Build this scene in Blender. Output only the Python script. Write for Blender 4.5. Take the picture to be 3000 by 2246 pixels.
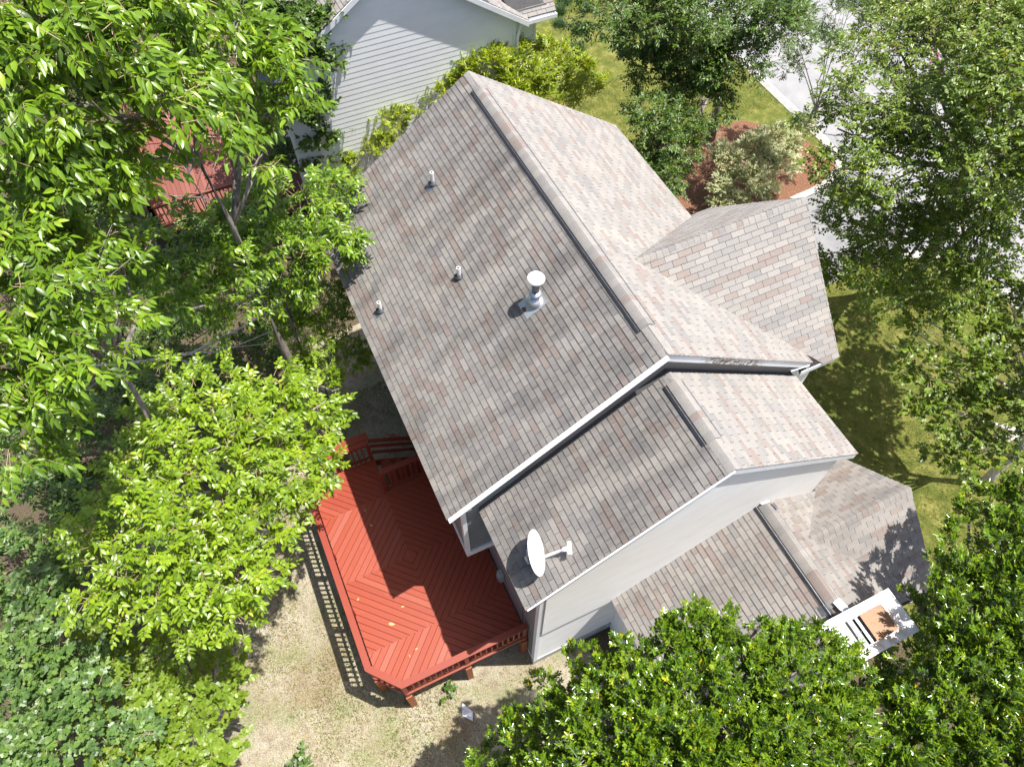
import bpy, math, random
import numpy as np
from mathutils import Vector, Matrix

# ------------------------------------------------------------------ reset
for o in list(bpy.data.objects):
    bpy.data.objects.remove(o)
S = bpy.context.scene
COL = S.collection
rng = np.random.default_rng(7)
random.seed(7)

# ------------------------------------------------------------------ camera, sky, sun, exposure
CAM = np.array([13.4363, -5.1872, 18.4828]); YAW, PITCH = math.radians(155.06), math.radians(57.366)
FPX, PW, PH = 2129.3, 3000.0, 2246.0
cd = bpy.data.cameras.new('camera'); cam = bpy.data.objects.new('camera', cd); COL.objects.link(cam)
cd.sensor_fit = 'HORIZONTAL'; cd.sensor_width = 36.0; cd.lens = 36.0 * FPX / PW
cd.clip_start = 0.1; cd.clip_end = 2000
_f = np.array([math.cos(YAW) * math.cos(PITCH), math.sin(YAW) * math.cos(PITCH), -math.sin(PITCH)])
_r = np.array([math.sin(YAW), -math.cos(YAW), 0.0]); _u = np.cross(_r, _f)
cam.matrix_world = Matrix(((_r[0], _u[0], -_f[0], CAM[0]), (_r[1], _u[1], -_f[1], CAM[1]), (_r[2], _u[2], -_f[2], CAM[2]), (0, 0, 0, 1)))
S.camera = cam

SUN = np.array([0.145, 0.335, 1.0]); SUN /= np.linalg.norm(SUN)
world = bpy.data.worlds.new('World'); S.world = world; world.use_nodes = True
wn = world.node_tree.nodes; wl = world.node_tree.links
bg = wn.get('Background') or wn.new('ShaderNodeBackground')
sky = wn.new('ShaderNodeTexSky'); sky.sky_type = 'NISHITA'; sky.sun_disc = False; sky.dust_density = 2.5; sky.ozone_density = 0.4; sky.air_density = 0.8
sky.sun_elevation = math.asin(SUN[2]); sky.sun_rotation = math.atan2(SUN[0], SUN[1])
wl.new(sky.outputs[0], bg.inputs[0]); bg.inputs[1].default_value = 0.10
sd = bpy.data.lights.new('sun', 'SUN'); sd.energy = 4.6; sd.angle = math.radians(0.5); sd.color = (1.0, 0.965, 0.91)
sun = bpy.data.objects.new('sun', sd); COL.objects.link(sun)
sun.rotation_euler = Vector(-SUN).to_track_quat('-Z', 'Y').to_euler(); sun.location = (20, 30, 60)
S.view_settings.view_transform = 'Standard'; S.view_settings.look = 'None'
S.view_settings.exposure = 1.05; S.view_settings.gamma = 1.0; S.view_settings.use_curve_mapping = False
S.render.resolution_x = 1024; S.render.resolution_y = 766
S.cycles.max_bounces = 6; S.cycles.transparent_max_bounces = 4

# ------------------------------------------------------------------ pixel helpers (3000 x 2246 photo pixels -> directions)
def ray(px, py): return _f + _r * (px - PW / 2) / FPX - _u * (py - PH / 2) / FPX
def hitz(px, py, z=0.0):
    d = ray(px, py); return CAM + d * (z - CAM[2]) / d[2]
def hitx(px, py, x):
    d = ray(px, py); return CAM + d * (x - CAM[0]) / d[0]
def project(P):
    d = np.asarray(P, float) - CAM; z = d @ _f
    return np.stack([PW / 2 + FPX * (d @ _r) / z, PH / 2 - FPX * (d @ _u) / z], -1)

# ------------------------------------------------------------------ materials
def nt(name):
    m = bpy.data.materials.new(name); m.use_nodes = True
    t = m.node_tree; b = t.nodes.get('Principled BSDF')
    return m, t, b
def lk(t, a, b): t.links.new(a, b)
def ramp(t, fac, stops, interp='LINEAR'):
    n = t.nodes.new('ShaderNodeValToRGB'); e = n.color_ramp.elements; n.color_ramp.interpolation = interp
    while len(e) < len(stops): e.new(0.5)
    for k, (p, c) in enumerate(stops):
        e[k].position = p; e[k].color = (*c, 1) if len(c) == 3 else c
    if fac is not None: lk(t, fac, n.inputs[0])
    return n.outputs[0]
def noise(t, scale, detail=4, rough=0.6, vec=None, stretch=None):
    n = t.nodes.new('ShaderNodeTexNoise'); n.inputs['Scale'].default_value = scale
    n.inputs['Detail'].default_value = detail; n.inputs['Roughness'].default_value = rough
    if vec is None:
        tc = t.nodes.new('ShaderNodeTexCoord'); vec = tc.outputs['Object']
    if stretch:
        mp = t.nodes.new('ShaderNodeMapping'); mp.inputs['Scale'].default_value = stretch
        lk(t, vec, mp.inputs[0]); vec = mp.outputs[0]
    lk(t, vec, n.inputs['Vector'])
    return n.outputs['Fac']
def mixc(t, fac, a, b, mode='MIX'):
    n = t.nodes.new('ShaderNodeMix'); n.data_type = 'RGBA'; n.blend_type = mode
    for s, v in ((n.inputs[0], fac), (n.inputs[6], a), (n.inputs[7], b)):
        if isinstance(v, (int, float)): s.default_value = v
        elif isinstance(v, tuple): s.default_value = (*v, 1)
        else: lk(t, v, s)
    return n.outputs[2]
def mth(t, op, a, b=None, clamp=False):
    n = t.nodes.new('ShaderNodeMath'); n.operation = op; n.use_clamp = clamp
    for s, v in ((n.inputs[0], a), (n.inputs[1], b)):
        if v is None: continue
        if isinstance(v, (int, float)): s.default_value = v
        else: lk(t, v, s)
    return n.outputs[0]
def bump(t, b, h, strength=0.4, dist=0.02):
    n = t.nodes.new('ShaderNodeBump'); n.inputs['Strength'].default_value = strength; n.inputs['Distance'].default_value = dist
    lk(t, h, n.inputs['Height']); lk(t, n.outputs[0], b.inputs['Normal'])
def attr(t, name):
    n = t.nodes.new('ShaderNodeAttribute'); n.attribute_name = name; return n.outputs['Fac']
def rng_map(t, v, a, b, c=0.0, d=1.0):
    n = t.nodes.new('ShaderNodeMapRange'); n.inputs[1].default_value = a; n.inputs[2].default_value = b
    n.inputs[3].default_value = c; n.inputs[4].default_value = d; lk(t, v, n.inputs[0]); return n.outputs[0]

def m_plain(name, c1, c2, scale=6, rough=0.6, bscale=None, bstr=0.2, metal=0.0, detail=4, lo=0.35, hi=0.65, stretch=None, spec=0.5):
    m, t, b = nt(name)
    lk(t, ramp(t, noise(t, scale, detail, stretch=stretch), [(lo, c1), (hi, c2)]), b.inputs['Base Color'])
    b.inputs['Roughness'].default_value = rough; b.inputs['Metallic'].default_value = metal
    b.inputs['Specular IOR Level'].default_value = spec
    if bscale: bump(t, b, noise(t, bscale, 3), bstr, 0.01)
    return m

def m_shingle(name, warm=1.0, stain_shade=.16):
    m, t, b = nt(name)
    tone = attr(t, 'tone')
    w = lambda r, g, bl: (r * warm, g * (0.5 + 0.5 * warm), bl)
    c = ramp(t, tone, [(0.0, w(.282, .264, .245)), (0.30, w(.262, .246, .23)), (0.5, w(.246, .232, .219)), (0.66, w(.226, .216, .207)),
                       (0.80, w(.207, .20, .195)), (0.83, w(.24, .204, .186)), (0.93, w(.222, .186, .169)), (1.0, w(.246, .217, .198))])
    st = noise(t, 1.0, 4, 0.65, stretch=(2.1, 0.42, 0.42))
    c = mixc(t, rng_map(t, st, 0.42, 0.68, stain_shade * .42, stain_shade), c, mixc(t, 1.0, c, (0.43, 0.422, 0.425), 'MULTIPLY'))
    wv = noise(t, 0.9, 3, 0.5, stretch=(1.4, 0.5, 0.5))
    c = mixc(t, rng_map(t, wv, 0.55, 0.7, 0.0, 0.35), c, mixc(t, 1.0, c, (1.25, 1.2, 1.1), 'MULTIPLY'))
    gr = noise(t, 95, 3, 0.8)
    c = mixc(t, 1.0, c, ramp(t, gr, [(0.28, (0.62, 0.62, 0.62)), (0.72, (1.36, 1.36, 1.36))]), 'MULTIPLY')
    lk(t, c, b.inputs['Base Color']); b.inputs['Roughness'].default_value = 0.95; b.inputs['Specular IOR Level'].default_value = 0.25
    bump(t, b, noise(t, 160, 2), 0.35, 0.004)
    return m

def m_wood(name, c1, c2, c3, rough=0.55, worn=0.3, spec=0.4):
    m, t, b = nt(name)
    tone = attr(t, 'tone')
    c = ramp(t, tone, [(0.0, c1), (0.55, c2), (1.0, c3)])
    tcn = t.nodes.new('ShaderNodeTexCoord')
    g = noise(t, 26, 4, 0.7)
    c = mixc(t, rng_map(t, g, 0.35, 0.75, 0, 0.35), c, mixc(t, 1.0, c, (0.72, 0.66, 0.66), 'MULTIPLY'))
    w = noise(t, 3.2, 5, 0.72)
    c = mixc(t, rng_map(t, w, 0.62, 0.76, 0, worn), c, (0.46, 0.17, 0.125))
    lk(t, c, b.inputs['Base Color']); b.inputs['Roughness'].default_value = rough; b.inputs['Specular IOR Level'].default_value = spec
    bump(t, b, noise(t, 40, 3), 0.15, 0.004)
    return m

def m_leaf(name, stops, rough=0.45, trans=0.45, spec=0.45):
    m, t, b = nt(name)
    c = ramp(t, attr(t, 'tone'), stops)
    lk(t, c, b.inputs['Base Color']); b.inputs['Roughness'].default_value = rough; b.inputs['Specular IOR Level'].default_value = spec
    tr = t.nodes.new('ShaderNodeBsdfTranslucent')
    lk(t, mixc(t, 1.0, c, (1.5, 1.35, 0.45), 'MULTIPLY'), tr.inputs[0])
    mx = t.nodes.new('ShaderNodeMixShader'); mx.inputs[0].default_value = trans
    lk(t, b.outputs[0], mx.inputs[1]); lk(t, tr.outputs[0], mx.inputs[2])
    lk(t, mx.outputs[0], t.nodes['Material Output'].inputs[0])
    return m

MAT = {}
MAT['shingle'] = m_shingle('shingle_main'); MAT['shingle_low'] = m_shingle('shingle_low', 1.03, .62); MAT['shingle_algae_shade'] = m_shingle('shingle_algae_streaked_shaded', 1.0, .95)  # back slopes: algae streaks plus shade painted in as overall darkening
MAT['felt'] = m_plain('roof_felt', (.05, .05, .055), (.08, .078, .075), 20, .95)
MAT['white'] = m_plain('white_paint', (.76, .77, .79), (.82, .83, .84), 3, .5, 60, .1)
MAT['siding'] = m_plain('white_siding', (.82, .81, .785), (.88, .87, .85), 1.3, .55, 80, .12, detail=6, stretch=(1, 1, 3))
MAT['nsiding'] = m_plain('neighbour_siding', (.80, .81, .82), (.86, .865, .87), 1.5, .55, 80, .1, detail=6, stretch=(1, 1, 3))
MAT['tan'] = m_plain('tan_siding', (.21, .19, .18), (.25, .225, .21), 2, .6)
MAT['slate'] = m_plain('slate_siding', (.17, .195, .205), (.21, .235, .245), 2, .6)  # dark blue-grey siding colour of the main near wall
MAT['grey'] = m_plain('foundation_grey', (.30, .30, .29), (.40, .39, .37), 5, .9, 30, .4)
MAT['black'] = m_plain('black_plastic', (.012, .012, .014), (.03, .03, .034), 30, .45)
MAT['metal'] = m_plain('galvanised', (.50, .52, .55), (.66, .68, .72), 12, .38, metal=.75)
MAT['dmetal'] = m_plain('dark_flashing', (.13, .135, .15), (.24, .25, .27), 9, .4, metal=.6)
MAT['pvc'] = m_plain('white_pvc', (.72, .72, .71), (.80, .80, .78), 9, .4)
MAT['rubber'] = m_plain('boot_rubber', (.035, .037, .045), (.07, .072, .085), 15, .6)
MAT['dishw'] = m_plain('dish_paint', (.74, .74, .73), (.80, .80, .79), 4, .35)
MAT['print'] = m_plain('dark_print', (.03, .03, .05), (.05, .05, .07), 9, .6)
RED = dict(c1=(.245, .038, .016), c2=(.275, .047, .020), c3=(.30, .078, .048))
MAT['red'] = m_wood('red_deck_stain', RED['c1'], RED['c2'], RED['c3'], .5, .30)
MAT['redrail'] = m_wood('red_rail_stain', (.225, .037, .019), (.245, .043, .023), (.27, .058, .032), .45, .12)
MAT['rednb'] = m_wood('neighbour_red_stain', (.19, .065, .048), (.22, .08, .058), (.25, .10, .075), .6, .2)
MAT['post'] = m_wood('post_stain', (.27, .065, .024), (.30, .078, .029), (.33, .10, .038), .55, .08)
MAT['bark'] = m_plain('grey_bark', (.10, .085, .07), (.26, .235, .205), 9, .9, 30, .6, stretch=(1, 1, .35))
MAT['barklt'] = m_plain('pale_bark', (.30, .27, .23), (.50, .46, .41), 14, .85)
MAT['twig'] = m_plain('twig', (.26, .19, .10), (.42, .33, .2), 20, .8)
MAT['asphalt'] = m_plain('asphalt', (.215, .213, .218), (.27, .266, .268), 1.2, .9, 220, .5, detail=8)
MAT['drive'] = m_plain('driveway_asphalt', (.17, .17, .178), (.225, .222, .225), 1.6, .9, 220, .5, detail=8)
MAT['concrete'] = m_plain('curb_concrete', (.36, .34, .31), (.47, .45, .42), 5, .85, 90, .3)

def m_rust():
    m, t, b = nt('rusty_cap')
    n1 = noise(t, 7, 5, 0.65); n2 = noise(t, 30, 4)
    c = ramp(t, n1, [(0.3, (.115, .062, .028)), (0.5, (.155, .088, .042)), (0.62, (.17, .06, .02)), (0.75, (.27, .20, .145))])
    c = mixc(t, rng_map(t, n2, .4, .7, 0, .4), c, (.10, .06, .035))
    lk(t, c, b.inputs['Base Color']); b.inputs['Roughness'].default_value = .5; b.inputs['Metallic'].default_value = .35
    return m
MAT['rust'] = m_rust()

def m_chasetop():      # white painted chase cover with rust bleeding out round the flue hood
    m, t, b = nt('chase_cover_paint')
    tc = t.nodes.new('ShaderNodeTexCoord')
    d = t.nodes.new('ShaderNodeVectorMath'); d.operation = 'DISTANCE'; lk(t, tc.outputs['Object'], d.inputs[0]); d.inputs[1].default_value = (13.12, 1.86, 5.55)
    n1 = noise(t, 6, 5, .7)
    f = mth(t, 'MULTIPLY', rng_map(t, d.outputs['Value'], .30, .72, 1.0, 0), rng_map(t, n1, .42, .62, 0, 1), True)
    c = mixc(t, f, (.84, .835, .82), (.38, .22, .12))
    c = mixc(t, rng_map(t, noise(t, 3, 6, .7), .55, .75, 0, .22), c, (.55, .53, .50))
    lk(t, c, b.inputs['Base Color']); b.inputs['Roughness'].default_value = .45
    return m
MAT['chasetop'] = m_chasetop()

def m_peel():          # white rake board whose paint has flaked off along one stretch
    m, t, b = nt('peeling_rake_paint')
    tc = t.nodes.new('ShaderNodeTexCoord'); sp = t.nodes.new('ShaderNodeSeparateXYZ'); lk(t, tc.outputs['Object'], sp.inputs[0])
    band = mth(t, 'MULTIPLY', rng_map(t, sp.outputs[1], .75, 1.1, 0, 1), rng_map(t, sp.outputs[1], 2.2, 2.65, 1, 0), True)
    n = noise(t, 9, 6, .75, stretch=(1, .8, 1.6))
    f = mth(t, 'MULTIPLY', band, rng_map(t, n, .47, .52, 0, 1), True)
    wood = ramp(t, noise(t, 30, 4), [(.35, (.10, .075, .055)), (.55, (.24, .18, .12)), (.7, (.34, .26, .19))])
    lk(t, mixc(t, f, (.80, .81, .82), wood), b.inputs['Base Color']); b.inputs['Roughness'].default_value = .55
    return m
MAT['peel'] = m_peel()

def m_ground(name, kind):
    m, t, b = nt(name)
    big = noise(t, .45, 5, .6); mid = noise(t, 2.2, 6, .7); fine = noise(t, 26, 6, .8); xf = noise(t, 90, 3, .8)
    if kind == 'dry':
        c = ramp(t, mid, [(.30, (.21, .175, .12)), (.44, (.31, .265, .195)), (.58, (.39, .345, .275)), (.74, (.46, .42, .355))])
        c = mixc(t, rng_map(t, noise(t, 1.1, 6, .72), .46, .62, 0, .65), c, ramp(t, fine, [(.38, (.09, .115, .024)), (.62, (.21, .23, .075))]))
        c = mixc(t, rng_map(t, big, .55, .66, 0, .55), c, (.20, .135, .08))
        c = mixc(t, rng_map(t, noise(t, 7, 5, .75), .5, .70, 0, .6), c, (.12, .092, .056))
        c = mixc(t, 1.0, c, ramp(t, noise(t, 34, 5, .85), [(.36, (.5, .5, .48)), (.64, (1.4, 1.4, 1.38))]), 'MULTIPLY')
        rb = .6
    elif kind == 'lawn':
        c = ramp(t, mid, [(.30, (.06, .075, .014)), (.5, (.12, .13, .028)), (.65, (.22, .205, .06)), (.78, (.30, .25, .11))])
        c = mixc(t, rng_map(t, big, .5, .66, 0, .5), c, (.10, .14, .025))
        rb = .8
    elif kind == 'mulch':
        c = ramp(t, fine, [(.3, (.07, .035, .022)), (.5, (.20, .10, .06)), (.62, (.34, .18, .11)), (.75, (.46, .30, .22))]); rb = 1.0
    else:
        c = ramp(t, fine, [(.3, (.045, .035, .022)), (.5, (.11, .085, .055)), (.66, (.20, .155, .105)), (.8, (.27, .21, .16))])
        c = mixc(t, rng_map(t, mid, .5, .62, 0, .6), c, ramp(t, xf, [(.35, (.05, .055, .02)), (.65, (.12, .115, .05))])); rb = 1.0
    c = mixc(t, 1.0, c, ramp(t, xf, [(.25, (.62, .62, .62)), (.75, (1.34, 1.34, 1.34))]), 'MULTIPLY')
    lk(t, c, b.inputs['Base Color']); b.inputs['Roughness'].default_value = .95; b.inputs['Specular IOR Level'].default_value = .15
    bump(t, b, fine, rb, .05)
    return m
for k in ('dry', 'lawn', 'mulch', 'litter'): MAT[k] = m_ground('ground_' + k, k)

G = lambda *a: [(p, c) for p, c in a]
MAT['leaf_hick'] = m_leaf('hickory_leaf', G((0, (.05, .10, .010)), (.45, (.135, .245, .014)), (.85, (.22, .35, .018)), (1, (.32, .42, .03))), .34, .32, .55)
MAT['leaf_ash'] = m_leaf('ash_leaf', G((0, (.08, .145, .010)), (.45, (.19, .305, .014)), (.85, (.27, .385, .018)), (1, (.35, .42, .025))), .36, .32, .55)
MAT['leaf_dark'] = m_leaf('dark_leaf', G((0, (.035, .075, .013)), (.6, (.085, .155, .02)), (1, (.16, .25, .028))), .40, .28, .5)
MAT['leaf_oak'] = m_leaf('understory_leaf', G((0, (.05, .095, .026)), (.5, (.105, .19, .045)), (1, (.18, .28, .045))), .42, .28, .5)
MAT['leaf_lime'] = m_leaf('vine_leaf', G((0, (0.120, 0.193, 0.020)), (.5, (0.195, 0.297, 0.028)), (1, (0.270, 0.359, 0.044))), .42, .4, .5)
MAT['leaf_holly'] = m_leaf('holly_leaf', G((0, (.035, .08, .007)), (.40, (.095, .18, .010)), (.75, (.19, .29, .012)), (.96, (.33, .40, .014)), (1, (.60, .44, .02))), .20, .24, .65)
MAT['leaf_yel'] = m_leaf('photinia_leaf', G((0, (.10, .165, .012)), (.4, (.24, .33, .016)), (1, (.40, .43, .03))), .34, .34, .5)
MAT['leaf_birch'] = m_leaf('birch_leaf', G((0, (.055, .10, .012)), (.5, (.125, .195, .016)), (.85, (.21, .285, .02)), (1, (.34, .35, .04))), .4, .32, .5)
MAT['leaf_var'] = m_leaf('variegated_leaf', G((0, (.12, .16, .05)), (.35, (.38, .42, .22)), (.7, (.55, .57, .38)), (1, (.62, .63, .48))), .5, .3, .4)
MAT['leaf_lir'] = m_leaf('liriope_blade', G((0, (.03, .07, .02)), (1, (.10, .17, .06))), .4, .3, .5)
MAT['blade'] = m_leaf('grass_blade', G((0, (.07, .10, .015)), (.45, (.18, .19, .05)), (.75, (.36, .31, .16)), (1, (.48, .42, .28))), .7, .3, .2)
MAT['blade_gr'] = m_leaf('lawn_blade', G((0, (.06, .09, .012)), (.6, (.14, .165, .03)), (1, (.32, .28, .10))), .7, .35, .2)
MAT['pink'] = m_leaf('pink_flower', G((0, (.55, .10, .40)), (1, (.70, .25, .55))), .6, .4, .2)
MAT['deadleaf'] = m_leaf('dead_leaf', G((0, (.42, .25, .10)), (1, (.62, .52, .22))), .7, .3, .2)

# ------------------------------------------------------------------ object helpers
LOC = {}
def put(o, parent=None, label=None, cat=None, group=None, kind=None):
    COL.objects.link(o)
    if parent is not None:
        o.parent = parent
        if parent in LOC: o.matrix_parent_inverse = Matrix.Translation(-Vector(LOC[parent]))
    if label: o['label'] = label
    if cat: o['category'] = cat
    if group: o['group'] = group
    if kind: o['kind'] = kind
    return o
def thing(name, loc, label, cat, group=None):
    o = bpy.data.objects.new(name, None); o.location = loc; o.empty_display_size = .3; LOC[o] = tuple(loc)
    return put(o, None, label, cat, group)
def mesh(name, v, f, mat, parent=None, tone=None, smooth=False, **kw):
    me = bpy.data.meshes.new(name); me.from_pydata([tuple(map(float, p)) for p in v], [], [tuple(int(i) for i in q) for q in f]); me.update()
    if mat: me.materials.append(MAT[mat] if isinstance(mat, str) else mat)
    if tone is not None:
        a = me.attributes.new('tone', 'FLOAT', 'FACE')
        a.data.foreach_set('value', np.broadcast_to(np.asarray(tone, np.float32), (len(me.polygons),)).copy())
    if smooth: me.polygons.foreach_set('use_smooth', [True] * len(me.polygons))
    return put(bpy.data.objects.new(name, me), parent, **kw)
def fastmesh(name, V, F, mat, parent=None, tone=None, smooth=False, **kw):   # V (n,3), F (m,k) numpy
    me = bpy.data.meshes.new(name); n, (m_, k) = len(V), F.shape
    me.vertices.add(n); me.vertices.foreach_set('co', np.asarray(V, np.float32).ravel())
    me.loops.add(m_ * k); me.loops.foreach_set('vertex_index', np.asarray(F, np.int32).ravel())
    me.polygons.add(m_); me.polygons.foreach_set('loop_start', np.arange(0, m_ * k, k, dtype=np.int32))
    me.update(calc_edges=True)
    me.materials.append(MAT[mat])
    if tone is not None:
        a = me.attributes.new('tone', 'FLOAT', 'FACE'); a.data.foreach_set('value', np.asarray(tone, np.float32))
    if smooth: me.polygons.foreach_set('use_smooth', [True] * m_)
    return put(bpy.data.objects.new(name, me), parent, **kw)
BF = [(0, 3, 2, 1), (4, 5, 6, 7), (0, 1, 5, 4), (1, 2, 6, 5), (2, 3, 7, 6), (3, 0, 4, 7)]
def boxv(x0, x1, y0, y1, z0, z1): return [(x0, y0, z0), (x1, y0, z0), (x1, y1, z0), (x0, y1, z0), (x0, y0, z1), (x1, y0, z1), (x1, y1, z1), (x0, y1, z1)]
def box(name, b, mat, parent=None, tone=None, **kw): return mesh(name, boxv(*b), BF, mat, parent, tone, **kw)
def barv(p, q, w, h, up=(0, 0, 1)):
    p, q, up = Vector(p), Vector(q), Vector(up); d = (q - p).normalized()
    s = d.cross(up)
    if s.length < 1e-4: s = d.cross(Vector((0, 1, 0)))
    s.normalize(); u = s.cross(d)
    return [tuple(e + s * a * w / 2 + u * c * h / 2) for e in (p, q) for a, c in ((-1, -1), (1, -1), (1, 1), (-1, 1))]
BARF = [(0, 1, 2, 3), (7, 6, 5, 4), (0, 4, 5, 1), (1, 5, 6, 2), (2, 6, 7, 3), (3, 7, 4, 0)]
def bar(name, p, q, w, h, mat, parent=None, tone=None, up=(0, 0, 1), **kw): return mesh(name, barv(p, q, w, h, up), BARF, mat, parent, tone, **kw)
def join(parts):
    V, F = [], []
    for v, f in parts:
        k = len(V); V += list(v); F += [tuple(i + k for i in q) for q in f]
    return V, F
def tubev(pts, rad, n=8, caps=True):
    pts = [np.array(p, float) for p in pts]; V, F = [], []
    if not hasattr(rad, '__len__'): rad = [rad] * len(pts)
    for i, p in enumerate(pts):
        d = pts[min(i + 1, len(pts) - 1)] - pts[max(i - 1, 0)]; d /= np.linalg.norm(d) + 1e-9
        a = np.cross(d, (0, 0, 1.0));
        if np.linalg.norm(a) < 1e-3: a = np.cross(d, (0, 1.0, 0))
        a /= np.linalg.norm(a); c = np.cross(a, d)
        for k in range(n):
            th = 2 * math.pi * k / n; V.append(p + rad[i] * (a * math.cos(th) + c * math.sin(th)))
    for i in range(len(pts) - 1):
        for k in range(n):
            F.append((i * n + k, i * n + (k + 1) % n, (i + 1) * n + (k + 1) % n, (i + 1) * n + k))
    if caps: F += [tuple(range(n))[::-1], tuple((len(pts) - 1) * n + k for k in range(n))]
    return V, F
def tube(name, pts, rad, mat, parent=None, n=8, **kw):
    v, f = tubev(pts, rad, n); return mesh(name, v, f, mat, parent, smooth=True, **kw)
def clip(poly, half):   # convex clip; half = (n0,n1,c): keep n.p<=c
    out = []
    for i in range(len(poly)):
        a, b = poly[i], poly[(i + 1) % len(poly)]
        da = half[0] * a[0] + half[1] * a[1] - half[2]; db = half[0] * b[0] + half[1] * b[1] - half[2]
        if da <= 0: out.append(a)
        if (da < 0 < db) or (db < 0 < da):
            s = da / (da - db); out.append((a[0] + s * (b[0] - a[0]), a[1] + s * (b[1] - a[1])))
    return out
def halves(poly):
    h = []
    ar = sum(poly[i][0] * poly[(i + 1) % len(poly)][1] - poly[(i + 1) % len(poly)][0] * poly[i][1] for i in range(len(poly)))
    for i in range(len(poly)):
        a, b = poly[i], poly[(i + 1) % len(poly)]
        n = (b[1] - a[1], a[0] - b[0]) if ar > 0 else (a[1] - b[1], b[0] - a[0]); h.append((n[0], n[1], n[0] * a[0] + n[1] * a[1]))
    return h
def inset(poly, hs):
    for h in hs:
        poly = clip(poly, h)
        if len(poly) < 3: return None
    ar = abs(sum(poly[i][0] * poly[(i + 1) % len(poly)][1] - poly[(i + 1) % len(poly)][0] * poly[i][1] for i in range(len(poly)))) / 2
    return poly if ar > 3e-4 else None

# ------------------------------------------------------------------ roofing
EXPO, TAB = 0.1275, 0.305
SHINGLES = []     # (verts, faces, tone, mat, roof)
def slope(roof, O, A, B, poly, mat='shingle', patch=None):
    """cover one plane with real 3-tab shingles; (a,b) run along the eave and up the slope"""
    O, A, B = np.array(O, float), np.array(A, float), np.array(B, float); A /= np.linalg.norm(A); B /= np.linalg.norm(B)
    N = np.cross(A, B)
    if N[2] < 0: N = -N
    flip = np.dot(np.cross(A, B), N) < 0
    hs = halves(poly); amin = min(p[0] for p in poly); amax = max(p[0] for p in poly); bmin = min(p[1] for p in poly); bmax = max(p[1] for p in poly)
    prev = 0
    for i in range(int((bmax - bmin) / EXPO) + 1):
        b0 = bmin + i * EXPO; b1 = b0 + EXPO
        off = (0.5 * TAB if i % 2 else 0) + random.uniform(-.012, .012)
        k = 0; a = amin - TAB + off - .5 * TAB
        while a < amax:
            g = .004; q = [(a + g, b0 + random.uniform(-.002, .002)), (a + TAB - g, b0 + random.uniform(-.002, .002)), (a + TAB - g, b1 + .002), (a + g, b1 + .002)]
            a += TAB
            q = inset(q, hs)
            r = random.random()
            tone = random.uniform(0, .55) if r < .62 else random.uniform(.5, .80) if r < .89 else random.uniform(.83, 1)
            if prev > .83 and random.random() < .25: tone = random.uniform(.84, .97)
            prev = tone
            if not q: continue
            if patch and patch(*q[0]): tone = random.choice((.02, .05, .9, .3))
            if flip: q = q[::-1]
            lift = random.uniform(.014, .019)
            V = [O + A * x + B * y + N * (.006 + lift * (1 - (y - b0) / EXPO)) for x, y in q] + [O + A * x + B * y - N * .001 for x, y in q]
            n = len(q)
            F = [tuple(range(n))] + [(j, j + n, (j + 1) % n + n, (j + 1) % n) for j in range(n)]
            SHINGLES.append((V, F, tone, mat, roof))
def ridge(roof, P, Q, s1, s2, B1, B2, half=.15, rise=.02, mat='shingle'):
    """row of bent cap shingles from P to Q; B1, B2 unit vectors pointing down either slope"""
    P, Q, B1, B2 = (np.array(v, float) for v in (P, Q, B1, B2)); B1 /= np.linalg.norm(B1); B2 /= np.linalg.norm(B2)
    D = Q - P; L = np.linalg.norm(D); D /= L; n = max(1, int(round(L / .14))); st = L / n
    up = np.array((0, 0, 1.0)); prof = []
    for t in np.linspace(-1, 1, 9):
        B = B1 if t < 0 else B2; w = abs(t)
        prof.append(B * half * w + up * (rise + .012) * (1 - w * w * .35) - up * 0.012 * (1 - w) ** 2)
    for i in range(n):
        a = P + D * (i * st); b = P + D * ((i + 1) * st + .012)
        lo = up * random.uniform(.003, .006); hi = up * random.uniform(.010, .014)
        V = [a + q + hi for q in prof] + [b + q + lo for q in prof] + [a + q - up * .02 for q in prof]
        k = len(prof); F = [(j, j + 1, k + j + 1, k + j) for j in range(k - 1)] + [(j + 1, j, 2 * k + j, 2 * k + j + 1) for j in range(k - 1)]
        F += [(0, k, 2 * k), (k - 1, 3 * k - 1, 2 * k - 1)]
        r = random.random(); tone = random.uniform(.05, .6) if r < .7 else random.uniform(.55, .8) if r < .85 else random.uniform(.83, .95)
        mesh('ridge_cap', V, F, mat, roof, tone, smooth=False)
def vent(roof, P, Q, B, half, wv_=.03):
    """black louvre edge of a ridge vent, with a bright lip, on one side of the ridge"""
    P, Q, B = (np.array(v, float) for v in (P, Q, B)); B /= np.linalg.norm(B); u = np.array((0, 0, 1.0))
    c = B * (half + .028) + u * .02
    bar('ridge_vent', P + c, Q + c, wv_, .040, 'black', roof, up=tuple(np.cross(Q - P, B)))
    c = B * (half + .030) + u * .042
    bar('vent_lip', P + c, Q + c, .010, .006, 'dmetal', roof)
def slab(name, poly, thick, mat, parent, **kw):      # closed slab hanging under a planar polygon
    n = len(poly); V = [tuple(p) for p in poly] + [(p[0], p[1], p[2] - thick) for p in poly]
    F = [tuple(range(n)), tuple(range(2 * n - 1, n - 1, -1))] + [(j, j + n, (j + 1) % n + n, (j + 1) % n) for j in range(n)]
    return mesh(name, V, F, mat, parent, **kw)
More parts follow.
